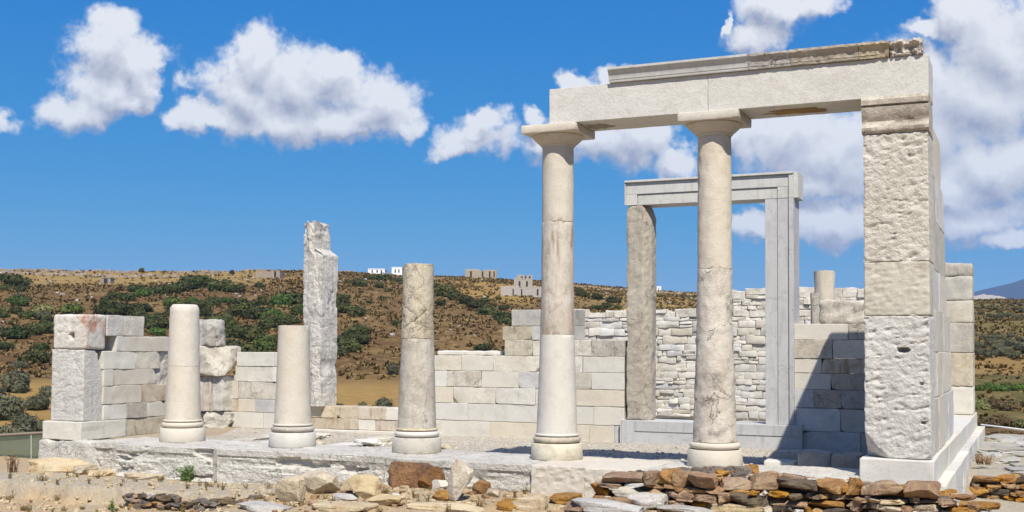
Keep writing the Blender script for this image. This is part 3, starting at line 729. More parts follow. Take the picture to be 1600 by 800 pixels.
# stones piled in the back left corner
def px_block(parent, name, a, b, t, bt, yw, dep, mat, seed, **kw):
    p0 = P(a, bt, 1, yw); p1 = P(b, t, 1, yw)
    return mk(name, rbox(p0.x, p1.x, yw, yw+dep, p0.z, p1.z, seed=seed, **kw), M[mat], parent)
def pile(a, b, t, bt, yw, m_, i, am):
    p0 = P(a, bt, 1, yw); p1 = P(b, t, 1, yw)
    if am < .04: return px_block(cw, 'stone', a, b, t, bt, yw, .5, m_, i, r=.012, cell=.04, amp=.02, freq=6)
    return mk('stone', rock(((p0.x+p1.x)/2, yw+.2, p0.z), ((p1.x-p0.x)*1.08, .55, p1.z-p0.z), 73+i, sub=18, nplanes=5, boxy=.85, amp=.06), M[m_], cw)
cw = thing('corner_pile', 'stack of rough marble boulders at the far left corner behind the first column', 'rubble pile', (-9.7, 3, 0))
for i, (a, b, t, bt, m_, am, r) in enumerate([(304, 338, 500, 541, 'oldgrey', .09, .12), (300, 350, 542, 588, 'old', .10, .06), (306, 330, 588, 642, 'brown', .03, .03), (331, 347.5, 588, 642, 'peck', .03, .012), (318, 351, 645, 669, 'old', .05, .03), (295, 318, 640, 668, 'ashlar', .05, .03)]):
    o = pile(a, b, t, bt, 3.75+.02*i, m_, i, am); smooth_by_angle(o, 35)

# cross wall with the two doors, three stretches
YW = 4.10
def zcs(ref, *pys): return {v: P(ref, v, 1, YW).z for v in pys}
def course(parent, t, b, joints, mats_, dz=0, prefix='block', dep=.5, yoff=0):
    for i in range(len(joints)-1):
        a, c = joints[i], joints[i+1]
        mid = (t+b)/2
        x0 = P(a, mid, 1, YW).x; x1 = P(c, mid, 1, YW).x
        pm = (a+c)/2
        z0 = ZC[b]; z1 = ZC[t]
        m_ = mats_[i % len(mats_)]
        cuts = []
        if m_ not in ('newcool', 'new', 'door'):
            for _c in range(rnd.choice((0, 1, 1, 2))):
                ex = rnd.choice((-1, 1)); ez = rnd.choice((-1, 1)); dd = rnd.uniform(.02, .06)
                nn_ = V3((ex*rnd.uniform(.3, .8), -.5, ez*rnd.uniform(.4, .9))).normalized()
                cuts.append((V3((x0 if ex < 0 else x1, YW+yoff, z0 if ez < 0 else z1))-nn_*dd, nn_))
        o = blockobj(parent, x0+GAP, x1-GAP, YW+yoff+rnd.uniform(-.006, .012), YW+dep, z0+.0025, z1-.0025, M[m_], cuts=cuts, cell=.05, amp=.005 if m_ not in ('newcool', 'new', 'door') else .0015, freq=8)
        smooth_by_angle(o, 17)
wl = thing('cross_wall', 'left end of the inner cross wall, five pale courses behind the second column', 'wall', (-8.9, 3.1, 0))
ZC = zcs(370, 550, 572, 596, 623, 643, 668)
course(wl, 550, 572, [370, 428, 470], ['newcool']); course(wl, 572, 596, [367, 386, 426, 470], ['newcool', 'ashlar']); course(wl, 596, 623, [349, 372, 438, 475], ['new', 'old'])
course(wl, 623, 643, [355, 372, 398, 470], ['brown', 'new', 'ashlar']); course(wl, 643, 668, [357, 373, 411, 470], ['newcool', 'newcool'])
mk('wall_core', rbox(-9.95, -8.7, YW+.06, YW+.45, -.15, 1.0, r=.03, cell=.3), M['core'], wl)
# pillar: left jamb of the ruined door
def pillar_mesh():
    V = []; Fc = []; nzv = 170
    y0, y1 = YW-.14, YW+.36; XL, XR = P(469, 500, 1, y0).x, P(503, 500, 1, y0).x; XT = P(492, 360, 1, y0).x
    z0, z1 = P(500, 635, 1, y0).z, P(500, 347, 1, y0).z; zs1 = P(520, 386, 1, y0).z; zs0 = P(520, 398, 1, y0).z
    for k in range(nzv+1):
        z = z0+(z1-z0)*k/nzv
        x0 = XL+.012*nz((0, 0, z), 3, 1); x1 = XR+.015*nz((0, 5, z), 3, 2)
        x1 -= (XR-XT)*sst(zs0, zs1, z)
        if z0+.55 < z < z0+.85: x1 -= .03*math.sin((z-z0-.55)/.3*PI)
        poly = []; n = 12; edge = x0+(x1-x0)*.62
        for i in range(n): u = i/n; poly.append((x0+(edge-x0)*u, y0+.09*(1-u)))
        for i in range(2*n): u = i/(2*n); poly.append((edge+(x1-edge)*u, y0+.03*sst(zs0-.1, zs1, z)))
        for i in range(n): poly.append((x1, y0+(y1-y0)*i/n))
        for i in range(n): poly.append((x1+(x0-x1)*i/n, y1))
        for i in range(n): poly.append((x0, y1+(y0+.09-y1)*i/n))
        for (x, y) in poly:
            p = V3((x, y, z)); top = sst(zs0-.2, z1, z)
            d = .010*fbm(p, 4, 4, 5)+(.008+.016*top)*fbm(p, 13, 2, 4)-.022*sst(.25, .5, fbm(p, 2.1, 9, 4))-.02*sst(.05, .0, abs(fbm(p, 1.7, 3, 2)))*.6
            c_ = V3(((x0+x1)/2, (y0+y1)/2, z)); nn = (p-c_).normalized(); p += nn*d
            if z > z1-.15: p.z += .09*fbm((x, y, 1), 6, 2, 4)*sst(z1-.15, z1, z)
            V.append(tuple(p))
    m = len(V)//(nzv+1)
    for k in range(nzv):
        for i in range(m):
            j = (i+1) % m; Fc.append((k*m+i, k*m+j, (k+1)*m+j, (k+1)*m+i))
    Fc.append(tuple(nzv*m+i for i in range(m))); Fc.append(tuple(range(m-1, -1, -1)))
    return V, Fc
pil = tag(smooth_by_angle(mk('pillar', pillar_mesh(), M['pillar']), 45), 'tall rough grey marble pillar with broken top, left jamb of the ruined doorway', 'pillar')
M['oldp'] = M['old']
hp = P(515, 501, 0, -8.43); o = mk('hole_shade_lump', rock((hp.x, hp.y, hp.z-.04), (.05, .10, .09), 8), M['opening'], pil)  # near-black lump on the pillar; its colour stands for shade inside a socket
ts = thing('threshold_wall', 'two courses of brownish blocks filling the open left doorway', 'wall', (-6.6, 3.1, 0))
ZC = zcs(560, 636, 655, 672, 700)
course(ts, 636, 655, [462, 526, 603, 628, 690], ['old', 'brown', 'newcool', 'new']); course(ts, 655, 672, [475, 559, 586, 640, 690], ['brown', 'newcool', 'brown', 'new'])
course(ts, 672, 700, [470, 560, 690], ['newcool', 'newcool'], yoff=-.14)
mw = thing('cross_wall', 'middle stretch of the inner cross wall between column three and the doorway', 'wall', (-3.8, 3.1, 0))
ZC = zcs(690, 485, 510, 531, 555, 579, 604, 629, 656, 690)
course(mw, 656, 690, [672, 765, 921, 960, 975.5], ['newcool', 'new', 'new', 'door']); course(mw, 629, 656, [674, 731, 842, 928, 975.5], ['newcool'])
course(mw, 604, 629, [676, 708, 774, 836, 900, 975.5], ['new', 'ashlar', 'ashlar', 'newcool']); course(mw, 579, 604, [676, 698, 752, 810, 843, 924, 975.5], ['newcool', 'old', 'newcool', 'ashlar', 'ashlar', 'newcool'])
course(mw, 555, 579, [677, 721, 770, 843, 910, 975.5], ['ashlar', 'newcool', 'ashlar', 'ashlar', 'newcool']); course(mw, 531, 555, [788, 832, 866, 923, 975.5], ['old', 'ashlar', 'rubble', 'oldgrey'])
course(mw, 510, 531, [785, 831, 898], ['old', 'ashlar']); course(mw, 485, 510, [799, 898], ['oldgrey'])
x0 = P(683, 551, 1, YW+.2).x; x1 = P(786, 551, 1, YW+.2).x
mk('block', rbox(x0, x1, YW+.2, YW+.5, ZC[555], ZC[555]+.075, r=.02, cell=.05, amp=.015), M['newcool'], mw)
mk('wall_core', rbox(P(690, 600, 1, YW).x, P(970, 600, 1, YW).x, YW+.06, YW+.46, -.15, 1.2, r=.03, cell=.5), M['core'], mw)
le = thing('wall_footing', 'low pale ledge along the foot of the inner cross wall', 'footing', (-2.4, 2.95, -.1))
for i, (a, b) in enumerate(((-6.0, -4.7), (-4.7, -3.3), (-3.3, -1.4), (-1.4, .5))):
    o = blockobj(le, a+GAP, b-GAP, YW-.26+.05*nz((a, 0, 0), 3), YW+.1, -.30, ZC[690]+.005-.01*(i % 2), M['newcool' if i else 'old'], r=.02, cell=.06, amp=.014, freq=7); smooth_by_angle(o, 17)

# doorway
dr = thing('doorway', 'tall grey marble door frame standing behind the two tall columns', 'doorway', (-1.2, YW, 0))
YD = YW-.05
def dx(px, py): return P(px, py, 1, YD).x
def dz(px, py): return P(px, py, 1, YD).z
DXL, DXR = dx(972, 670), dx(1254, 664); ZT0, ZT1 = dz(972, 693), dz(972, 656)
def dbox(a, b, y0, y1, z0, z1, mat, nm): return blockobj(dr, a, b, y0, y1, z0, z1, M[mat], name=nm, r=.004, cell=.5, jit=0)
dbox(DXL, DXR, YD-.03, YD+.55, ZT0, ZT1, 'door', 'threshold'); dbox(dx(993, 670), DXR-.002, YD-.042, YD, ZT0+.55*(ZT1-ZT0), ZT1-.006, 'door', 'threshold_panel')
dbox(DXL-.018, DXL-.002, YD-.05, YD+.1, ZT0, ZT1, 'lintel', 'threshold_edge'); dbox(DXL, DXR, YD-.055, YD, ZT0-.022, ZT0-.002, 'lintel', 'threshold_edge')
JL0, JL1 = dx(978, 500), dx(1014, 500); ZL0 = dz(978, 321); ZL1 = dz(978, 282.5); LX0 = dx(978, 300); LX1 = dx(1234.5, 290)
def jamb_mesh():
    return rbox(JL0, JL1, YD+.01, YD+.40, ZT1+.004, ZL0-.006, r=.025, cell=.028, disp=lambda p, n: .008*fbm(p, 7, 3, 5)+.007*fbm(p, 20, 1, 3)-.015*sst(.3, .6, fbm(p, 2.6, 8, 3)),
                cuts=[(V3((JL1-.07, YD, ZL0-.15)), V3((.75, -.1, .3)).normalized()), (V3((JL1-.09, YD+.03, 2.4)), V3((.8, -.52, .0)).normalized()), (V3((JL0+.01, YD+.02, ZL0-.07)), V3((-.5, -.4, .6)).normalized())])
jo = smooth_by_angle(mk('jamb', jamb_mesh(), M['oldgrey'], dr), 45); jo['label'] = 'rough weathered old left jamb'
RX0, RX1, RX2, RX3 = dx(1195, 480), dx(1215, 480), dx(1233, 480), dx(1240.5, 480)
dbox(RX0, RX1-.003, YD+.035, YD+.48, ZT1+.002, ZL0-.002, 'door', 'jamb'); dbox(RX1, RX2-.003, YD+.018, YD+.48, ZT1+.002, ZL0-.002, 'door', 'jamb_fascia'); dbox(RX2, RX3, YD-.012, YD+.46, ZT1+.002, ZL0-.002, 'door', 'jamb_fillet')
HL = ZL1-ZL0; ZM = ZL0+.44*HL; ZF = ZL1-.035
dbox(LX0+.01, RX3+.06, YD+.045, YD+.50, ZL0+.003, ZL1-.004, 'lintel', 'lintel')
dbox(dx(996, 300), RX1-.003, YD+.030, YD+.07, ZL0, ZM-.006, 'lintel', 'lintel_fascia'); dbox(LX0, RX2-.003, YD+.010, YD+.07, ZM, ZF-.004, 'lintel', 'lintel_fascia')
dbox(LX0, dx(995, 300), YD+.011, YD+.07, ZL0, ZM-.002, 'lintel', 'lintel_fascia'); dbox(RX1, RX2-.003, YD+.012, YD+.07, ZL0, ZM-.002, 'lintel', 'lintel_fascia')
dbox(LX0-.02, RX3, YD-.028, YD+.07, ZF, ZL1, 'lintel', 'lintel_fillet'); dbox(RX2, RX3-.002, YD-.013, YD+.07, ZL0, ZF-.002, 'lintel', 'lintel_fillet'); dbox(LX0-.02, LX0-.002, YD-.012, YD+.07, ZL0, ZF-.002, 'lintel', 'lintel_fillet')

rw = thing('cross_wall', 'right stretch of the inner cross wall half in shadow beside the right pier', 'wall', (1.1, 3.1, 0))
ZC = zcs(1245, 506, 531, 560, 583, 608, 637, 673, 706)
course(rw, 506, 531, [1240, 1325, 1396], ['newcool', 'oldgrey']); course(rw, 531, 560, [1240, 1301, 1396], ['oldgrey', 'ashlar']); course(rw, 560, 583, [1240, 1284, 1396], ['new', 'brown'])
course(rw, 583, 608, [1240, 1298, 1396], ['newcool', 'oldgrey']); course(rw, 608, 637, [1240, 1272, 1315, 1396], ['door', 'oldgrey', 'oldgrey']); course(rw, 637, 673, [1240, 1313, 1396], ['ashlar'])
course(rw, 673, 706, [1254, 1345, 1396], ['ashlar'])
o = blockobj(rw, P(1280, 490, 1, YW).x, 1.72, YW+.02, YW+.5, ZC[506]+.003, P(1300, 470, 1, YW).z, M['old'], r=.03, cell=.04, amp=.03, freq=7); smooth_by_angle(o, 40)

# stubs of inner columns
def stub(y, a, b, t, bot, mat, lab, seed):
    p0 = P(a, t, 1, y); p1 = P(b, t, 1, y); r = (p1.x-p0.x)*math.cos(YAW)/2*.98; cx_ = (p0.x+p1.x)/2
    n = 40; prof = [(r*1.04-.04*r*i/n, -.02+(p0.z+.02)*i/n) for i in range(n+1)]
    V, Fc = lathe(0, 0, prof, 36, lambda a_, z: .012*fbm((math.cos(a_), math.sin(a_), z), 4, seed, 4), top_amp=.02, seed=seed)
    V = [(x+cx_, yy+y, z) for x, yy, z in V]
    return tag(smooth_by_angle(mk('column_stub', (V, Fc), M[mat]), 45), lab, 'column')
stub(6.2, 1270.5, 1306, 424, 470, 'new', 'broken cream column drum rising above the shadowed wall right of the doorway', 2)
stub(5.2, 1266, 1281, 458, 506, 'oldgrey', 'thin grey column shaft just left of the broken drum behind the shadowed wall', 5)

# rubble back wall
bw = thing('rubble_wall', 'back wall of small coursed rubble stones seen through the marble doorway', 'wall', (-2, 9.8, 0))
YB = 9.8
def rubble_fill(parent, x0, x1, z0, ztopf, y, dep, matf, hmin, hmax, wmin, wmax, seed, cell=.09, amp=.016, skip=None, name='stone', maxn=300):
    rd = random.Random(seed); z = z0; n = 0; extra = []
    while True:
        h = rd.uniform(hmin, hmax); x = x0-rd.uniform(0, .2)
        if z > max(ztopf(x0+(x1-x0)*k/20) for k in range(21))-.03: break
        while x < x1:
            w = min(rd.uniform(wmin, wmax)*(1.4 if h > (hmin+hmax)/2 else 1.0), x1-x+.02)
            parts = [(z, z+h)]
            if h > hmin*1.5 and rd.random() < .35:
                q = rd.uniform(.4, .6); parts = [(z, z+h*q), (z+h*q, z+h)]
            for (a, b) in parts:
                zt = ztopf(x+w/2)
                if a > zt-.04 or w < .05 or x+w < x0: continue
                b2 = b+rd.uniform(-.006, .006)
                if b > zt-.05: b2 = zt+rd.uniform(-.05, .05)
                ww = [(x, x+w)]
                if len(parts) == 2 and rd.random() < .3: ww = [(x, x+w*.5), (x+w*.5, x+w)]
                for (u0, u1) in ww:
                    if skip and skip((u0+u1)/2, (a+b2)/2): continue
                    g_ = .003
                    V, Fc = rbox(u0+g_, u1-g_, y+rd.uniform(-.02, .035), y+dep, a+g_*.7, b2-g_*.7, r=rd.uniform(.006, .016), cell=cell, amp=amp*.8, freq=8, seed=rd.uniform(0, 99), jit=.010)
                    n += 1
                    if n <= maxn: smooth_by_angle(mk(name, (V, Fc), matf(rd, (u0+u1)/2, (a+b2)/2), parent), 30)
                    else: extra.append((V, Fc))
            x += w
        z += h
    if extra:
        o = mk(name+'s', merge(extra), matf(rd, 0, 0), parent); o['kind'] = 'stuff'
    return n
def bw_top(x): return 2.20+.03*math.sin(x*3) if x < -2.62 else 2.60+.02*math.sin(x*5)
def bw_mat(rd, x, z):
    if z > bw_top(x)-.30 and (x > -2.6 or (-5.4 < x < -4.5)) and rd.random() < .4: return M['rubbleor']
    return M[rd.choice(['rubble', 'rubble', 'ashlar', 'newcool', 'rubble', 'ashlar'])]
def bw_skip(x, z):    # stones nobody can see behind nearer walls
    if x < -4.3 and z < 1.55: return True
    if -.75 < x < .4 and z < 1.9: return True
    return x > .75
rubble_fill(bw, -6.6, 1.2, .0, bw_top, YB, .45, bw_mat, .075, .20, .13, .40, 5, skip=bw_skip)
mk('wall_core', rbox(-6.55, -2.65, YB+.05, YB+.5, -.05, 2.12, r=.03, cell=.5), M['core'], bw)
mk('wall_core', rbox(-2.66, 2.0, YB+.05, YB+.5, -.05, 2.52, r=.03, cell=.5), M['core'], bw)
cb = thing('corner_wall', 'far right corner of the back wall, six stacked blocks beside the open field', 'wall', (2.2, 9.8, .2))
zz = [P(1500, v, 1, 9.7).z for v in (652, 603, 551, 504, 470, 432, 411)]
for i in range(6):
    w_ = [0, -.02, .0, .02, -.01, -.03][i]
    o = blockobj(cb, 1.9+w_, 2.435, 9.62+rnd.uniform(0, .03), 10.35, max(.2, zz[i])+.003, zz[i+1]-.003, M[['newcool', 'old', 'oldgrey', 'ashlar', 'ashlar', 'old'][i]], r=.03 if i > 3 else .012, cell=.05, amp=.02 if i > 3 else .008, freq=6); smooth_by_angle(o, 40)

# loose blocks in the shade of the right pier
def ground_block(a, b, t, bt, z, dep, mat, lab, name='stone_block', seed=0, amp=.02, r=.02, grp=None):
    p = P((a+b)/2, bt, 2, z); p0 = P(a, bt, 1, p.y); p1 = P(b, t, 1, p.y)
    o = mk(name, rbox(p0.x, p1.x, p.y, p.y+dep, z-.02, p1.z, r=r, cell=.04, amp=amp, freq=4, seed=seed), M[mat])
    smooth_by_angle(o, 40); return tag(o, lab, 'block', grp)
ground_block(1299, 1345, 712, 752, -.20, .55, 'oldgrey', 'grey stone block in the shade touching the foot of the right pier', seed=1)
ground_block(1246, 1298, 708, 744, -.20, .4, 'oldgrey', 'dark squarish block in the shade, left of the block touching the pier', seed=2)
ground_block(1193, 1241, 722, 737, -.20, .25, 'newcool', 'sunlit white broken slab just right of the base of the door column', seed=3)
ground_block(1214, 1262, 706, 722, -.20, .3, 'old', 'low pale stone behind the sunlit broken slab, at the shadow edge', seed=4)

# ------------------------------------------------------------------ foreground stones
fw = thing('schist_wall', 'low dry stone wall of orange brown schist in front of the right pier', 'wall', (1, -1.15, -.4))
def fw_top(x): return interp([(-1.2, -.10), (-1.0, -.03), (-.3, .03), (.5, .06), (1.2, .02), (1.9, -.02), (2.85, -.06)], x)
def fw_mat(rd, x, z):
    q = rd.random()
    return M['schist'] if q < .78 else M['schistd'] if q < .88 else M['boulder'] if q < .96 else M['ashlar']
def schist_fill(parent, x0, x1, y, zb, ztop, seed, hmin=.055, hmax=.155, matf=fw_mat, wmul=1.0):
    rd = random.Random(seed); z = zb; row = 0
    while z < max(ztop(x0), ztop((x0+x1)/2), ztop(x1)):
        h = rd.uniform(hmin, hmax); x = x0-rd.uniform(-.05, .15)
        while x < x1:
            w = rd.uniform(.09, .34)*wmul*(1.25 if h > .10 else .85)
            hh = h*rd.uniform(.75, 1.12)
            if z+hh*.6 < ztop(x+w/2):
                V, Fc = rock((x+w/2, y+rd.uniform(-.07, .05)+.10, z+rd.uniform(-.015, .01)), (w*1.07, rd.uniform(.30, .42), hh*1.12), rd.randint(0, 9999), rot=rd.uniform(-.12, .12), tilt=rd.uniform(-.07, .07), sub=7, nplanes=9, boxy=.85, amp=.06)
                mk('stone', (V, Fc), matf(rd, x, z), parent)
                if rd.random() < .30:
                    V, Fc = rock((x+w+rd.uniform(-.03, .03), y-.02, z+rd.uniform(0, hh*.5)), (rd.uniform(.04, .10), .1, rd.uniform(.03, .06)), rd.randint(0, 9999), rot=rd.uniform(-1, 1), sub=3, nplanes=4, boxy=.6)
                    mk('stone', (V, Fc), matf(rd, x, z), parent)
            x += w
        z += h*.93; row += 1
schist_fill(fw, -1.08, 2.86, -1.15, -.44, fw_top, 4)
rd = random.Random(8)
for i in range(70):     # capping stones behind the face
    x = rd.uniform(-.95, 2.75); y = rd.uniform(-.98, -.66)
    w = rd.uniform(.12, .34)
    mk('stone', rock((x, y, fw_top(x)-rd.uniform(.09, .14)), (w, rd.uniform(.12, .26), rd.uniform(.06, .13)), 900+i, rot=rd.uniform(0, 3), tilt=rd.uniform(-.1, .1), sub=5, boxy=.6), M['schist'] if rd.random() < .75 else M['schistd'], fw)
mk('wall_core', rbox(-.95, 2.72, -1.02, -.70, -.5, -.10, r=.05, cell=.1, amp=.03), M['schistd'], fw)

def loose(name, px, pyb, wpx, hpx, mat, lab, cat, seed, z=None, dep=None, rot=0., tilt=0., boxy=.6, nplanes=13, grp=None, sub=13, amp=.055):
    z = near_z(P(px, pyb, 2, -.36).x, min(-1.0, P(px, pyb, 2, -.36).y)) if z is None else z
    p = P(px, pyb, 2, z); sc = (p-CAM).dot(_fw)/F
    w = wpx*sc; h = hpx*sc; d = dep or w*.7
    if p.y+d*.9 > -.88: d = max(.15, min(d, -.88-p.y))
    o = mk(name, rock((p.x, p.y+d*.4, z-.02), (w, d, h+.02), seed, rot=rot, tilt=tilt, sub=sub, nplanes=nplanes, boxy=boxy, amp=amp), M[mat])
    smooth_by_angle(o, 16)
    return tag(o, lab, cat, grp)
loose('boulder', 447, 789, 46, 44, 'boulder', 'pale pinkish boulder at the front edge, leftmost of the boulders below column two', 'boulder', 21)
loose('boulder', 492, 772, 54, 36, 'boulder', 'bright cream boulder right of the pinkish boulder below the second column', 'boulder', 22)
loose('boulder', 560, 778, 56, 34, 'slab', 'grey topped rock on reddish stones between the cream boulder and the big orange rock', 'rock', 23)
loose('boulder', 634, 762, 88, 38, 'orangerock', 'large dark orange rock lying below the third column', 'rock', 24, boxy=.7)
loose('boulder', 672, 764, 46, 36, 'orangerock', 'squarish orange rock wedged against the right end of the large orange rock', 'rock', 25, boxy=.8)
loose('boulder', 712, 783, 38, 66, 'boulder', 'upright pointed white slab propped in front of the stylobate', 'slab', 26, dep=.16, tilt=.12, boxy=.8)
loose('boulder', 686, 752, 26, 16, 'boulder', 'small cream stone at the top of the stack by the upright slab', 'stone', 27)
loose('boulder', 685, 766, 26, 14, 'slab', 'yellowish stone in the middle of the stack by the upright slab', 'stone', 28)
loose('boulder', 686, 782, 30, 15, 'schist', 'flat ochre stone at the bottom of the stack by the upright slab', 'stone', 29)
loose('boulder', 748, 772, 28, 22, 'schist', 'reddish orange rock right beside the upright pointed slab', 'rock', 30)
loose('boulder', 768, 778, 22, 14, 'boulder', 'small cream rock between the reddish rock and the fourth column', 'rock', 31)
loose('boulder', 826, 770, 40, 13, 'slab', 'flat white stone lying against the stylobate left of the fourth column', 'stone', 32)
loose('boulder', 618, 780, 20, 8, 'newcool', 'little white chip of marble on the dirt under the large orange rock', 'stone', 33)
loose('boulder', 595, 790, 60, 14, 'slab', 'flat pale stone at the front edge below the grey topped rock', 'stone', 34)
loose('boulder', 530, 786, 48, 12, 'slab', 'low tan stone at the front edge right of the cream boulder', 'stone', 35)
# flat paving stones along the front edge, told apart only by place
for i, (x, y, w, h, m_, lab) in enumerate([(400, 799, 80, 10, 'slab', 'flat pale slab at the bottom edge left of the pinkish boulder'), (520, 801, 110, 12, 'slab', 'wide cream slab at the bottom edge under the cream boulder'),
    (690, 802, 120, 12, 'slab', 'broad tan slab at the bottom edge under the upright pointed slab'), (825, 800, 56, 22, 'slab', 'tan block at the bottom edge left of the fourth column'),
    (790, 796, 30, 12, 'schist', 'orange stone just left of the tan block at the bottom edge'), (870, 788, 50, 14, 'schist', 'orange streaked stone below the fourth column'),
    (900, 800, 40, 14, 'schist', 'ochre stone at the bottom edge right below the fourth column'), (960, 792, 44, 12, 'schist', 'orange stone at the left foot of the schist wall'),
    (940, 803, 120, 18, 'greyslab', 'large grey slab at the bottom edge left of the schist wall'), (1005, 796, 60, 22, 'boulder', 'white slab leaning at the left foot of the schist wall'),
    (1070, 806, 90, 12, 'slab', 'tan slab at the bottom edge under the left part of the schist wall'), (1165, 806, 110, 16, 'boulder', 'wide white slab at the bottom edge under the middle of the schist wall'),
    (1260, 804, 90, 18, 'boulder', 'white slab at the bottom edge under the large ochre stones of the wall'), (1345, 806, 70, 12, 'schist', 'orange slab at the bottom edge near the right end of the wall')]):
    loose('flat_stone', x, y, w, h, m_, lab, 'slab', 60+i, dep=.38, boxy=.85, nplanes=7, sub=10, amp=.045)
# dark stones in the dirt bank on the left
bank = thing('bank_wall', 'line of small dark schist stones in the dirt bank below the left columns', 'wall', (-6.3, -1.95, -.6))
rd = random.Random(3)
for i in range(150):
    u = rd.random(); x = -7.1+2.5*u**.85; e = -1.85+.16*fbm((x, 0, 0), .9, 2)+.05*fbm((x, 0, 0), 4, 1)
    lo = near_z(x, e-.16); up = near_z(x, e+.12); w = rd.uniform(.06, .17)
    z = lo-.03+(up-lo-.06)*rd.random()
    mk('stone', rock((x, e+rd.uniform(-.03, .05)-.03*(1-(z-lo)/.2), z), (w, .16, rd.uniform(.035, .08)), 300+i, rot=rd.uniform(-.4, .4), sub=4, boxy=.7), M['schistd'] if rd.random() < .62 else M['schist'] if rd.random() < .7 else M['slab'], bank)
# low schist wall on the east side
ew = thing('schist_wall', 'low brown schist retaining wall across the path right of the temple', 'wall', (3.4, 4.0, -.7))
schist_fill(ew, 2.62, 5.6, 3.95, -.82, lambda x: -.36, 9, .05, .12)
for i in range(46):
    x = rd.uniform(2.65, 4.6); y = rd.uniform(4.4, 11.2)
    o = tag(mk('flat_stone', rock((x, y, near_z(x, y)-.06), (rd.uniform(.3, .8), rd.uniform(.3, .9), .10), 500+i, rot=rd.uniform(0, 3), boxy=.8, nplanes=4), M['greyslab']), 'flat grey stone slab paving the path right of the temple', 'slab', 'grey path slabs')

for i in range(16):
    x = rd.uniform(-9.0, -5.2); y = rd.uniform(1.6, 3.7)
    tag(mk('flat_stone', rock((x, y, floor_z(x, y)-.03), (rd.uniform(.4, 1.0), rd.uniform(.35, .7), rd.uniform(.08, .14)), 540+i, rot=rd.uniform(0, 3), boxy=.85, nplanes=5, sub=7), M['old' if i % 3 else 'newcool']), 'broken flat marble slab on the porch floor behind the left columns', 'slab', 'broken slabs on the porch floor')
# pebbles and chips: nobody could count them
def scatter(name, n, region, mat, smin, smax, zf, seed, lab, cat):
    rd = random.Random(seed); parts = []
    base_ = [rock((0, 0, 0), (1, 1, .7), seed+k, sub=1, nplanes=3, boxy=.3) for k in range(6)]
    V = []; Fc = []
    for _ in range(n):
        x = rd.uniform(region[0], region[1]); y = rd.uniform(region[2], region[3])
        s = smin+(smax-smin)*rd.random()**3; a = rd.uniform(0, 6.28); ca, sa = math.cos(a)*s, math.sin(a)*s
        bv, bf = rd.choice(base_); b = len(V); z = zf(x, y)-.15*s; kx = rd.uniform(.7, 1.4)
        V += [(x+(p[0]*ca*kx-p[1]*sa), y+(p[0]*sa*kx+p[1]*ca), z+p[2]*s) for p in bv]
        Fc += [tuple(i+b for i in f) for f in bf]
    return tag(mk(name, (V, Fc), mat), lab, cat, kind='stuff')
scatter('pebbles', 3000, (-10, 3.2, -4.2, -1.0), M['slab'], .012, .07, near_z, 1, 'scattered pale pebbles and chips on the dirt', 'pebbles')
scatter('pebbles', 700, (-5, 3.2, -3.6, -1.2), M['schist'], .012, .08, near_z, 2, 'scattered orange schist chips on the dirt', 'pebbles')
scatter('gravel', 2600, (-9.3, 1.7, .45, 3.9), M['ashlar'], .010, .05, floor_z, 3, 'loose pale gravel on the porch floor', 'gravel')

# ------------------------------------------------------------------ fence, rope, weeds
gf = thing('glass_fence', 'low glass panel fence with a metal rail at the left edge', 'fence', (-10.6, .6, -.45))
YG = .7
def bar(p, q, r, mat, parent, name, seg=8):
    d = (q-p).normalized(); a = d.orthogonal().normalized(); b = d.cross(a); V = []; Fc = []
    for e in (p, q):
        for i in range(seg):
            t = 2*PI*i/seg; V.append(tuple(e+a*r*math.cos(t)+b*r*math.sin(t)))
    for i in range(seg): j = (i+1) % seg; Fc.append((i, j, seg+j, seg+i))
    Fc += [tuple(range(seg-1, -1, -1)), tuple(range(seg, 2*seg))]
    return mk(name, (V, Fc), mat, parent)
t0, t1 = P(-60, 683, 1, YG), P(70, 676, 1, YG); b0, b1 = P(-60, 722, 1, YG), P(69, 716, 1, YG)
bar(t0, t1, .022, M['metal'], gf, 'rail'); bar(t1, V3((b1.x, YG, -.6)), .02, M['metal'], gf, 'post'); bar(b0, b1, .012, M['metal'], gf, 'bottom_rail')
pm = P(49, 678, 1, YG); pb = P(49, 718, 1, YG); bar(pm, pb, .008, M['rope'], gf, 'post')
e_ = .006
mk('pane', ([(t0.x, YG-e_, t0.z), (t1.x, YG-e_, t1.z), (b1.x, YG-e_, b1.z), (b0.x, YG-e_, b0.z), (t0.x, YG+e_, t0.z), (t1.x, YG+e_, t1.z), (b1.x, YG+e_, b1.z), (b0.x, YG+e_, b0.z)],
            [(3, 2, 1, 0), (4, 5, 6, 7), (0, 1, 5, 4), (1, 2, 6, 5), (2, 3, 7, 6), (3, 0, 4, 7)]), M['glass'], gf)
rp = thing('rope_barrier', 'white rope strung above the path at the right edge', 'rope', (3, 11.5, -.4))
pts = [P(1533, 664, 1, 11.6), P(1566, 667.5, 1, 11.3), P(1602, 672, 1, 11.0), P(1680, 676, 1, 10.6)]
for a, b in zip(pts, pts[1:]): bar(a, b, .018, M['rope'], rp, 'rope')
bar(pts[0]+V3((0, 0, .03)), V3((pts[0].x, pts[0].y, -.6)), .014, M['metal'], rp, 'post'); bar(pts[3]+V3((0, 0, .03)), V3((pts[3].x, pts[3].y, -.6)), .014, M['metal'], rp, 'post')

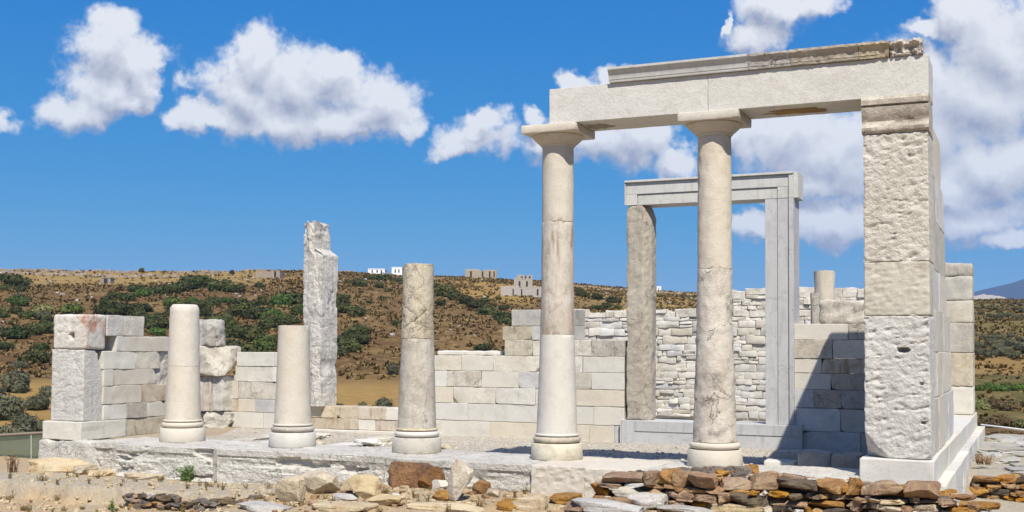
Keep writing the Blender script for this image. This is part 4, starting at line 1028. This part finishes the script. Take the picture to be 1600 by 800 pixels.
def tuft(p, h, w, n, seed, leaf=.02):
    rd = random.Random(seed); V = []; Fc = []
    for _ in range(n):
        a = rd.uniform(0, 6.28); lean = rd.uniform(0, 1); L = h*rd.uniform(.5, 1); x, y, z = p.x+rd.uniform(-.2, .2)*w, p.y+rd.uniform(-.15, .15)*w, p.z
        k = 5; prev = None
        for i in range(k+1):
            t = i/k; q = V3((x+math.cos(a)*lean*w*.55*t**1.5, y+math.sin(a)*lean*w*.4*t**1.5, z+L*t*(1-.25*lean*t)))
            s = V3((-math.sin(a), math.cos(a), 0))*leaf*.25*(1-t*.8)
            if prev:
                b = len(V); V += [tuple(prev[0]-prev[1]), tuple(prev[0]+prev[1]), tuple(q+s), tuple(q-s)]; Fc.append((b, b+1, b+2, b+3))
                for _l in range(3):
                    d = V3((rd.gauss(0, 1), rd.gauss(0, 1), rd.gauss(.3, .7))).normalized()*leaf*rd.uniform(.6, 1.6); e = d.orthogonal().normalized()*leaf*.28
                    b = len(V); V += [tuple(q), tuple(q+d*.5+e), tuple(q+d), tuple(q+d*.5-e)]; Fc.append((b, b+1, b+2, b+3))
            prev = (q, s)
    return V, Fc
for px, py, h, w, n, m_, lab, s in [(292, 752, .24, .36, 70, 'weed', 'green feathery weed growing at the foot of the stylobate below the first column', 1), (175, 799, .16, .08, 10, 'weed', 'small green sprout in the dirt at the front left edge', 2),
     (560, 683, .10, .5, 40, 'weed', 'flat green weeds on the gravel between the second and third columns', 3), (424, 752, .2, .2, 16, 'dry', 'dry brown weed against the stylobate below the second column', 4),
     (20, 738, .32, .35, 22, 'dry', 'thin dry stalks standing before the glass fence', 5), (738, 690, .16, .1, 9, 'dry', 'tiny dry stalks at the foot of the cross wall left of the fourth column', 6), (1536, 726, .2, .5, 40, 'dry', 'dry grass tuft beside the corner of the right side wall', 7),
     (1470, 768, .12, .5, 36, 'dry', 'dry grass on the dirt right of the pier foot', 8)]:
    z = -.2 if py < 700 and px < 1300 else None
    if z is None: q = P(px, py, 2, -.46); z = near_z(q.x, q.y)
    tag(mk('weed', tuft(P(px, py, 2, z), h, w, n, s), M[m_]), lab, 'weed')

rd = random.Random(41); gparts = []
for i in range(170):
    x = rd.uniform(-10, 3.1); y = rd.uniform(-2.9, -1.0) if x < 2.4 else rd.uniform(-1, 4)
    gparts.append(tuft(V3((x, y, near_z(x, y))), rd.uniform(.04, .13), rd.uniform(.06, .2), rd.randint(4, 12), 100+i, leaf=.012))
tag(mk('dry_grass', merge(gparts), M['dry']), 'sparse dry grass on the dirt in front of the temple', 'grass', kind='stuff')
# ------------------------------------------------------------------ vegetation on the hills
def bush_mesh(seed, n, leaf, lobes=7, flat=.7):
    rd = random.Random(seed); L = []
    for i in range(lobes):
        a = rd.uniform(0, 6.28); q = rd.uniform(0, .62)
        L.append((V3((q*math.cos(a), q*math.sin(a), rd.uniform(.25, .62)*flat*1.3)), rd.uniform(.30, .52)))
    L.append((V3((0, 0, .45*flat*1.3)), .6))
    V = []; Fc = []
    tot = sum(r*r for _, r in L)
    for c, r in L:
        for _ in range(int(n*r*r/tot)):
            d = V3((rd.gauss(0, 1), rd.gauss(0, 1), rd.gauss(0, 1))).normalized(); rr = r*(1-.45*rd.random()**2)*(1+.25*noise.noise(d*3+c*5))
            p = c+V3((d.x*rr, d.y*rr, d.z*rr*.85))
            if p.z < 0.02: continue
            nn = (d+V3((rd.gauss(0, .6), rd.gauss(0, .6), rd.gauss(.2, .6)))).normalized(); t = nn.orthogonal().normalized(); b_ = nn.cross(t)
            a = rd.uniform(0, 6.28); u = (t*math.cos(a)+b_*math.sin(a))*leaf*rd.uniform(.6, 1.5); v = nn.cross(u)*.6
            b = len(V); V += [tuple(p-u), tuple(p+v*.8), tuple(p+u), tuple(p-v)]; Fc.append((b, b+1, b+2, b+3))
    # dense twiggy heart
    for c, r in L:
        v, f = rbox(c.x-r*.6, c.x+r*.6, c.y-r*.6, c.y+r*.6, max(0, c.z-r*.6), c.z+r*.5, r=r*.3, cell=r*.4, amp=.1, freq=3, seed=seed); b = len(V); V += v; Fc += [tuple(i+b for i in q) for q in f]
    me = bpy.data.meshes.new('shrub'); me.from_pydata(V, [], Fc); me.update()
    return me
PROTO = {}
def proto(kind):
    if kind not in PROTO:
        n, leaf = {'olive': (2600, .060), 'shrubg': (1700, .07)}.get(kind, (1300, .078))
        PROTO[kind] = []
        for k in range(4):
            me = bush_mesh(hash(kind) % 50*0+len(kind)*10+k, n, leaf, 6+k, .85 if kind == 'olive' else .62); me.materials.append(M[kind]); PROTO[kind].append(me)
    return PROTO[kind]
rd = random.Random(77); nshrub = 0
SHR = []
ORD = ['first', 'second', 'third', 'fourth', 'fifth', 'sixth', 'seventh', 'eighth', 'ninth', 'tenth', 'eleventh', 'twelfth', 'thirteenth', 'fourteenth', 'fifteenth', 'sixteenth', 'seventeenth', 'eighteenth', 'nineteenth', 'twentieth']+['twenty-'+w for w in ('first', 'second', 'third', 'fourth', 'fifth', 'sixth', 'seventh', 'eighth', 'ninth')]
def shrub(px, pyb, wpx, kind, lab, grp, hk=1.0, name='shrub', r0=16.0, big=1.0):
    p, r = hit(px, pyb, r0)
    if p is None: return None
    s = big*wpx*r/F*.5
    o = bpy.data.objects.new(name, rd.choice(proto(kind))); col.objects.link(o)
    o.location = p-V3((0, 0, .12*s)); o.rotation_euler = (0, 0, rd.uniform(0, 6.28)); o.scale = (s*1.05, s*1.05, s*hk*rd.uniform(.9, 1.15))
    if grp: SHR.append((o, px, pyb, kind, grp))
    return tag(o, lab, 'shrub', grp)
G1 = 'dark shrubs on the left hillside'; L1 = 'dark green shrub on the hillside left of the tall grey pillar'
for x, y, w in [(18, 446, 40), (30, 477, 30), (6, 440, 24), (168, 480, 30), (190, 494, 40), (160, 494, 38), (22, 527, 40), (45, 523, 30), (68, 520, 36), (50, 567, 36), (68, 547, 24), (4, 545, 24), (225, 464, 30), (245, 461, 28), (265, 459, 32), (285, 455, 30), (312, 449, 42),
     (300, 451, 26), (350, 455, 38), (224, 487, 32), (335, 478, 28), (350, 473, 22), (318, 481, 30), (212, 496, 30), (250, 513, 40), (235, 503, 32), (245, 523, 24), (305, 478, 30), (320, 493, 30), (332, 504, 30), (345, 509, 40), (362, 513, 30), (380, 494, 42), (375, 478, 26), (405, 497, 46),
     (425, 499, 40), (442, 503, 28), (435, 479, 40), (456, 474, 42), (466, 491, 32), (446, 509, 30), (420, 513, 32), (395, 530, 46), (412, 545, 42), (370, 525, 36), (360, 550, 46), (386, 556, 46), (420, 560, 36), (432, 535, 30), (405, 449, 16), (377, 446, 9), (335, 560, 36), (350, 575, 36), (395, 575, 40), (210, 455, 24), (200, 470, 26), (180, 465, 24), (285, 490, 30), (270, 478, 30)]:
    shrub(x, y, w, 'shrub' if rd.random() < .85 else 'shrubg', L1, G1, .95, big=1.3)
for k_ in range(46):
    x = rd.uniform(205, 470); y = rd.uniform(452, 572)
    if noise.noise(V3((x*.03, y*.05, 3))) < -.12: continue
    shrub(x, y, rd.uniform(14, 34), 'shrub' if rd.random() < .85 else 'shrubg', L1, G1, .95, big=1.1)
for k_ in range(20):
    shrub(rd.uniform(0, 80), rd.uniform(450, 580), rd.uniform(12, 30), 'shrub' if rd.random() < .7 else 'olive', L1, G1, .95, big=1.1)
G2 = 'dark shrubs on the middle hillside'; L2 = 'dark shrub on the brown slope between the tall grey pillar and the fourth column'
for x, y, w in [(545, 443, 12), (559, 447, 25), (580, 437, 15), (597, 438, 28), (592, 450, 18), (624, 441, 15), (535, 488, 40), (555, 493, 36), (530, 473, 30), (598, 469, 15), (576, 474, 12), (558, 524, 38), (540, 538, 40), (560, 535, 36), (545, 549, 44), (526, 556, 30), (620, 508, 20), (690, 463, 38), (712, 469, 30), (728, 474, 26), (742, 480, 30), (762, 492, 36), (780, 500, 30), (790, 507, 28), (688, 477, 20),
     (778, 468, 11), (793, 482, 14), (785, 484, 16), (797, 498, 22), (700, 452, 12), (660, 440, 14), (905, 456, 16), (910, 464, 22), (930, 468, 22), (955, 472, 26), (948, 483, 22), (966, 483, 15), (970, 445, 13), (935, 484, 18), (1031, 464, 8), (1069, 461, 7), (685, 447, 10), (770, 478, 12), (640, 470, 14), (565, 458, 10), (610, 455, 10)]:
    shrub(x, y, w, 'shrub', L2, G2, .95, big=1.25)
for x, y, w, k, lab in [(115, 490, 48, 'shrubg', 'bright green round shrub behind the lichen topped left pier'), (70, 490, 42, 'shruby', 'yellowish green bush left of the bright green shrub'), (42, 497, 28, 'shrubg', 'light green bush left of the yellowish one on the hillside'),
     (8, 488, 24, 'shruby', 'pale yellow green bush at the left edge of the hillside'), (616, 585, 28, 'olive', 'tall dark bush at the edge of the tan field beside the third column'), (758, 547, 36, 'shrub', 'round dark bush just above the low cross wall right of the third column'), (758, 473, 26, 'shrub', 'round dark bush below the unfinished concrete house')]:
    shrub(x, y, w, k, lab, None, 1.25 if k == 'olive' else .95)
G3 = 'olive trees left of the temple'; L3 = 'grey green olive bush at the left edge beside the left pier'
for x, y, w in [(25, 612, 62), (62, 640, 44), (8, 655, 70), (40, 676, 62), (66, 676, 40), (-8, 620, 40), (14, 690, 60), (72, 620, 34)]:
    shrub(x, y, w, 'olive', L3, G3, 1.05)
G4 = 'olive bushes behind the open left doorway'; L4 = 'small olive bush seen through the open left doorway'
for x, y, w in [(566, 640, 24), (602, 642, 42), (532, 642, 24), (584, 644, 22)]: shrub(x, y, w, 'olive', L4, G4, 1.1)
G5 = 'olive trees in the right field'; L5 = 'olive tree in the field at the far right'
for x, y, w in [(1533, 492, 13), (1546, 496, 15), (1561, 497, 14), (1575, 495, 15), (1590, 499, 16), (1527, 484, 10), (1541, 483, 11), (1556, 485, 11), (1571, 484, 11), (1585, 485, 12), (1599, 488, 13), (1535, 477, 8), (1551, 478, 8), (1567, 477, 8), (1580, 478, 8), (1594, 478, 9), (1530, 545, 26), (1546, 540, 24), (1560, 548, 28), (1576, 541, 26), (1592, 547, 28), (1530, 555, 24), (1549, 558, 26), (1570, 556, 28), (1588, 560, 26), (1605, 552, 28), (1538, 530, 18), (1558, 530, 18), (1580, 530, 20), (1600, 534, 20)]:
    shrub(x, y, w, 'olive', L5, G5, 1.0)
G6 = 'bright green vines in the right field'; L6 = 'bright green leafy bush in a row beyond the path at the right edge'
for x, y, w in [(1530, 610, 30), (1545, 608, 32), (1560, 611, 32), (1575, 608, 32), (1590, 610, 32), (1604, 609, 30)]: shrub(x, y, w, 'shrubg', L6, G6, .8)
G7 = 'brown bushes beyond the path'; L7 = 'reddish brown dry bush beyond the rope at the right edge'
for x, y, w in [(1532, 640, 40), (1555, 638, 40), (1580, 642, 44), (1604, 640, 40), (1540, 668, 44), (1568, 666, 46), (1596, 670, 46), (1530, 690, 40), (1556, 690, 44), (1582, 690, 44), (1606, 690, 40)]: shrub(x, y, w, 'shrubb' if rd.random() < .75 else 'shruby', L7, G7, .9)
def place_labels():
    reg = [(-99, 80, 'left of the left pier'), (80, 262, 'above the left side wall'), (262, 475, 'between first column and grey pillar'), (475, 650, 'between grey pillar and third column'), (650, 870, 'between third and fourth columns'), (870, 1200, 'right of the fourth column'), (1200, 1800, 'at the right edge')]
    kn = {'shrub': 'dark shrub', 'shrubg': 'green shrub', 'olive': 'olive bush', 'shrubb': 'brown bush', 'shruby': 'yellowish bush'}
    cells = {}
    for o, x, y, k, g_ in SHR:
        band = 'just under the skyline' if y < 460 else 'upper slope' if y < 495 else 'middle slope' if y < 530 else 'lower slope' if y < 600 else 'low ground'
        rg = [t for a, b, t in reg if a <= x < b][0]
        cells.setdefault((kn[k], band, rg), []).append((x, o))
    for (k, band, rg), lst in cells.items():
        lst.sort(key=lambda q: q[0])
        for i, (x, o) in enumerate(lst): o['label'] = '%s %s from left, %s, %s' % (ORD[i], k, band, rg)
place_labels()
# lone trees on the skyline
def tree(px, pyb, hpx, lab):
    p, r = hit(px, pyb)
    if p is None: return
    s = hpx*r/F; t = thing('tree', lab, 'tree', p)
    V, Fc = lathe(p.x, p.y, [(.07*s, p.z-.3*s), (.05*s, p.z+.25*s), (.035*s, p.z+.55*s)], 8, lambda a, z: .01*s*nz((a, z, 0), 2)); mk('trunk', (V, Fc), M['bark'], t)
    o = bpy.data.objects.new('crown', rd.choice(proto('shrub'))); col.objects.link(o); o.parent = t; o.location = (0, 0, .3*s); o.scale = (.5*s, .5*s, .75*s)
tree(222, 429, 11, 'lone dark tree on the skyline above the left pier'); tree(363, 431, 10, 'lone dark tree on the skyline left of the stone ruin'); tree(802, 425, 7, 'tiny dark tree on the skyline beside the far unfinished house')

# low scrub cover: one mass
def scrub_cover():
    rd = random.Random(5); V = []; Fc = []
    cnt = 0
    while cnt < 26000:
        th = math.radians(rd.uniform(-51, 1)); r = 60+360*math.sqrt(rd.random())
        x = CAM.x+r*math.sin(th); y = CAM.y+r*math.cos(th); td = math.degrees(th)
        if 92 < r < 170 and td < -10: continue
        if td < -36 and r > 318 and rd.random() < .8: continue
        if -16 < td < -6 and r < 250: continue
        z = terrain(x, y); s = rd.uniform(.25, .75)*(1 if r > 150 else .6); cnt += 1
        if fbm((x, y, 0), .05, 4, 3) < -.12 and rd.random() < .6: continue
        for k in range(9):
            a = rd.uniform(0, 6.28); e = rd.uniform(.2, 1.2)
            d = V3((math.cos(a)*math.cos(e), math.sin(a)*math.cos(e), math.sin(e)))*s*rd.uniform(.6, 1.2); q = V3((x+rd.gauss(0, .25)*s, y+rd.gauss(0, .25)*s, z-.05)); u = V3((-math.sin(a), math.cos(a), 0))*s*.3
            b = len(V); V += [tuple(q-u*.6), tuple(q+u*.6), tuple(q+d+u), tuple(q+d-u*.7)]; Fc.append((b, b+1, b+2, b+3))
    return tag(mk('dry_scrub', (V, Fc), M['dry']), 'low brown dry scrub covering the hillside', 'scrub', kind='stuff')
scrub_cover()
# rocks showing on the hill
rd = random.Random(15); V = []; Fc = []
for _ in range(420):
    th = math.radians(rd.uniform(-50, -14)); r = 170+220*math.sqrt(rd.random()); x = CAM.x+r*math.sin(th); y = CAM.y+r*math.cos(th)
    if fbm((x, y, 0), .03, 7, 3) < .0: continue
    s = rd.uniform(.2, .7); v, f = rock((x, y, terrain(x, y)-.1*s), (s*1.4, s, s*.7), rd.randint(0, 40), rot=rd.uniform(0, 3), sub=1, nplanes=3, boxy=.5); b = len(V); V += v; Fc += [tuple(i+b for i in q) for q in f]
tag(mk('hill_rocks', (V, Fc), M['slab']), 'pale rocks strewn over the brown hillside', 'rocks', kind='stuff')

# ------------------------------------------------------------------ far buildings
def house(name, px0, px1, pt, pb, mat, lab, wins, roof=True, dep=7, cat='house'):
    k = 1.0; p = None
    while p is None and k < 30: p, r = hit((px0+px1)/2, pb+k); k += 1.5
    print(name, px0, k, r)
    sc = r/F; w = (px1-px0)*sc; h = (pb-pt)*sc+.6; fw2 = V3((_fw.x, _fw.y, 0)).normalized(); rt = V3((fw2.y, -fw2.x, 0))
    t = thing(name, lab, cat, p)
    def obox(u0, u1, v0, v1, z0, z1, mat, nm, par=None):
        V, Fc = rbox(u0, u1, v0, v1, z0, z1, r=.02)
        V = [tuple(p+rt*a+fw2*b+V3((0, 0, c))) for a, b, c in V]
        o = mk(nm, (V, Fc), mat, t)
        if par: o.parent = par; o.matrix_parent_inverse = par.matrix_parent_inverse.copy() if False else Matrix.Identity(4)
        return o
    th_ = .4
    obox(-w/2, w/2, 0, dep, -2.0, h-.6, mat, 'wall')
    if roof: obox(-w/2-.08, w/2+.08, -.08, dep+.08, h-.598, h-.35, mat, 'roof')
    else:
        obox(-w/2, -w/2+w*.45, 0, th_, h-.599, h-.1, mat, 'parapet'); obox(w*.1, w/2, 0, th_, h-.599, h-.25, mat, 'parapet')
    for (u, ww, zb_, zt_) in wins:
        x = -w/2+u*w; obox(x-ww*w/2, x+ww*w/2, -.06, .1, h*zb_-.3, h*zt_-.3, M['opening'], 'window')
house('white_house', 575, 601, 417, 425, M['houseW'], 'low flat white house on the skyline right of the tall grey pillar', [(.25, .08, .4, .8), (.55, .08, .4, .8), (.8, .08, .1, .8)])
house('white_house', 612, 628, 413, 425, M['houseW'], 'smaller white house on the skyline touching the top of the third column', [(.35, .12, .4, .75), (.7, .12, .4, .75)])
house('stone_ruin', 400, 437, 423, 434, M['fieldstone'], 'brown stone ruin on the skyline left of the tall grey pillar', [(.80, .09, .25, .9)], roof=False, cat='ruin')
house('concrete_house', 727, 776, 422, 434, M['concrete'], 'long unfinished grey concrete house near the skyline above the low cross wall', [(.18, .06, .2, .85), (.55, .05, .2, .85), (.78, .05, .2, .85), (.92, .04, .2, .85)], roof=False)
house('concrete_house', 803, 832, 436, 452, M['concrete'], 'upper block of the unfinished concrete houses left of the fourth column', [(.3, .1, .2, .8), (.7, .1, .2, .8)], roof=False)
house('concrete_house', 782, 848, 449, 462, M['concrete'], 'lower wide block of the unfinished concrete houses left of the fourth column', [(.5, .03, .2, .8), (.88, .04, .2, .8), (.3, .03, .2, .8)], roof=False)
house('concrete_house', 808, 832, 420, 427, M['concrete'], 'small unfinished house on the skyline just left of the fourth column', [(.3, .12, .2, .85), (.55, .12, .2, .85), (.82, .12, .2, .85)], roof=False)
house('stone_hut', 158, 172, 434, 442, M['fieldstone'], 'tiny dark stone hut on the straw coloured slope above the left pier', [(.5, .4, .1, .8)], roof=True, dep=3, cat='hut')
house('white_house', 1026, 1033, 431, 438, M['houseW'], 'tiny white building on the hilltop right of the old door jamb', [(.5, .2, .2, .7)], dep=3)
# dry stone wall along the crest
V = []; Fc = []
cwall = thing('field_wall', 'dark dry stone wall running along the crest of the left hill', 'wall', (CAM.x-250, CAM.y+300, 26))
parts = []
rd = random.Random(2)
for i in range(300):
    th = math.radians(-50+22*i/300.); r = 418+3*math.sin(i*.2); x = CAM.x+r*math.sin(th); y = CAM.y+r*math.cos(th)
    parts.append(rock((x, y, terrain(x, y)-.15), (1.15, .7, rd.uniform(.6, 1.2)), rd.randint(0, 30), rot=-th, sub=2, nplanes=2, boxy=.8))
o = mk('stones', merge(parts), M['fieldstone'], cwall); o['kind'] = 'stuff'
for t0_, t1_, rr_, lab in ((-50, -38, 384, 'upper dry stone terrace wall on the straw coloured slope above the left pier'), (-49, -40, 362, 'lower dry stone terrace wall on the straw coloured slope above the left pier'), (-21, -14.5, 372, 'dry stone terrace wall on the straw hill seen right of the old door jamb')):
    tw = thing('terrace_wall', lab, 'wall', (CAM.x+rr_*math.sin(math.radians(t0_)), CAM.y+rr_*math.cos(math.radians(t0_)), 20)); parts = []
    nn_ = int((t1_-t0_)/57.3*rr_/1.0)
    for i in range(nn_):
        th = math.radians(t0_+(t1_-t0_)*i/nn_); r = rr_+4*math.sin(i*.07)+2*math.sin(i*.31); x = CAM.x+r*math.sin(th); y = CAM.y+r*math.cos(th)
        if noise.noise(V3((i*.06, rr_, 0))) > .25: continue
        parts.append(rock((x, y, terrain(x, y)-.15), (1.1, .6, rd.uniform(.5, .9)), rd.randint(0, 30), rot=-th, sub=1, nplanes=2, boxy=.8))
    o = mk('stones', merge(parts), M['fieldstone'], tw); o['kind'] = 'stuff'
# far mountain
V = []; Fc = []
n = 90; m = 16
for j in range(m+1):
    for i in range(n+1):
        th = math.radians(-30+60*i/n); r = 5200+3000*j/m
        env = interp([(-30, 80), (-10, 170), (-5, 235), (-2.2, 285), (-1.2, 312), (-.3, 345), (1.5, 400), (4, 420), (8, 380), (14, 300), (30, 150)], math.degrees(th))
        k = math.sin(PI*min(1, j/m*1.05))
        z = -40+(env*1.1+45)*k+22*k*fbm((i*.18, j*.3, 0), 1, 3, 4)
        V.append((CAM.x+r*math.sin(th), CAM.y+r*math.cos(th), z))
for j in range(m):
    for i in range(n): a = j*(n+1)+i; Fc.append((a, a+1, a+n+2, a+n+1))
structure(mk('mountain', (V, Fc), M['mount'], smooth=True))

# pale rocky ridge beyond the right field
V = []; Fc = []; n = 160; m = 14
for j in range(m+1):
    for i in range(n+1):
        th = math.radians(-9+20*i/n); r = 860+160*j/m; x = CAM.x+r*math.sin(th); y = CAM.y+r*math.cos(th); k = math.sin(PI*min(1, j/m))
        V.append((x, y, 12+k*(33+9*fbm((x, y, 0), .012, 4, 5)+4*fbm((x, y, 0), .06, 2, 4)-10*sst(-2, 1.5, math.degrees(th)))))
for j in range(m):
    for i in range(n): a = j*(n+1)+i; Fc.append((a, a+1, a+n+2, a+n+1))
structure(mk('rocky_ridge', (V, Fc), M['ridge']))
# the air: an even pale haze round the whole place
hz = mk('haze', rbox(-9500, 9500, -9500, 9500, -60, 620, r=1, cell=1e6), None)
hm = bpy.data.materials.new('haze_air'); hm.use_nodes = True; ht = hm.node_tree; ht.nodes.clear()
ho = N(ht, 'ShaderNodeOutputMaterial'); pv = N(ht, 'ShaderNodeVolumePrincipled'); pv.inputs['Color'].default_value = (.36, .60, 1.0, 1); pv.inputs['Density'].default_value = 8.5e-5
ht.links.new(pv.outputs[0], ho.inputs['Volume']); hz.data.materials.append(hm); hz['kind'] = 'stuff'; hz['label'] = 'thin blue haze in the air'; hz['category'] = 'haze'
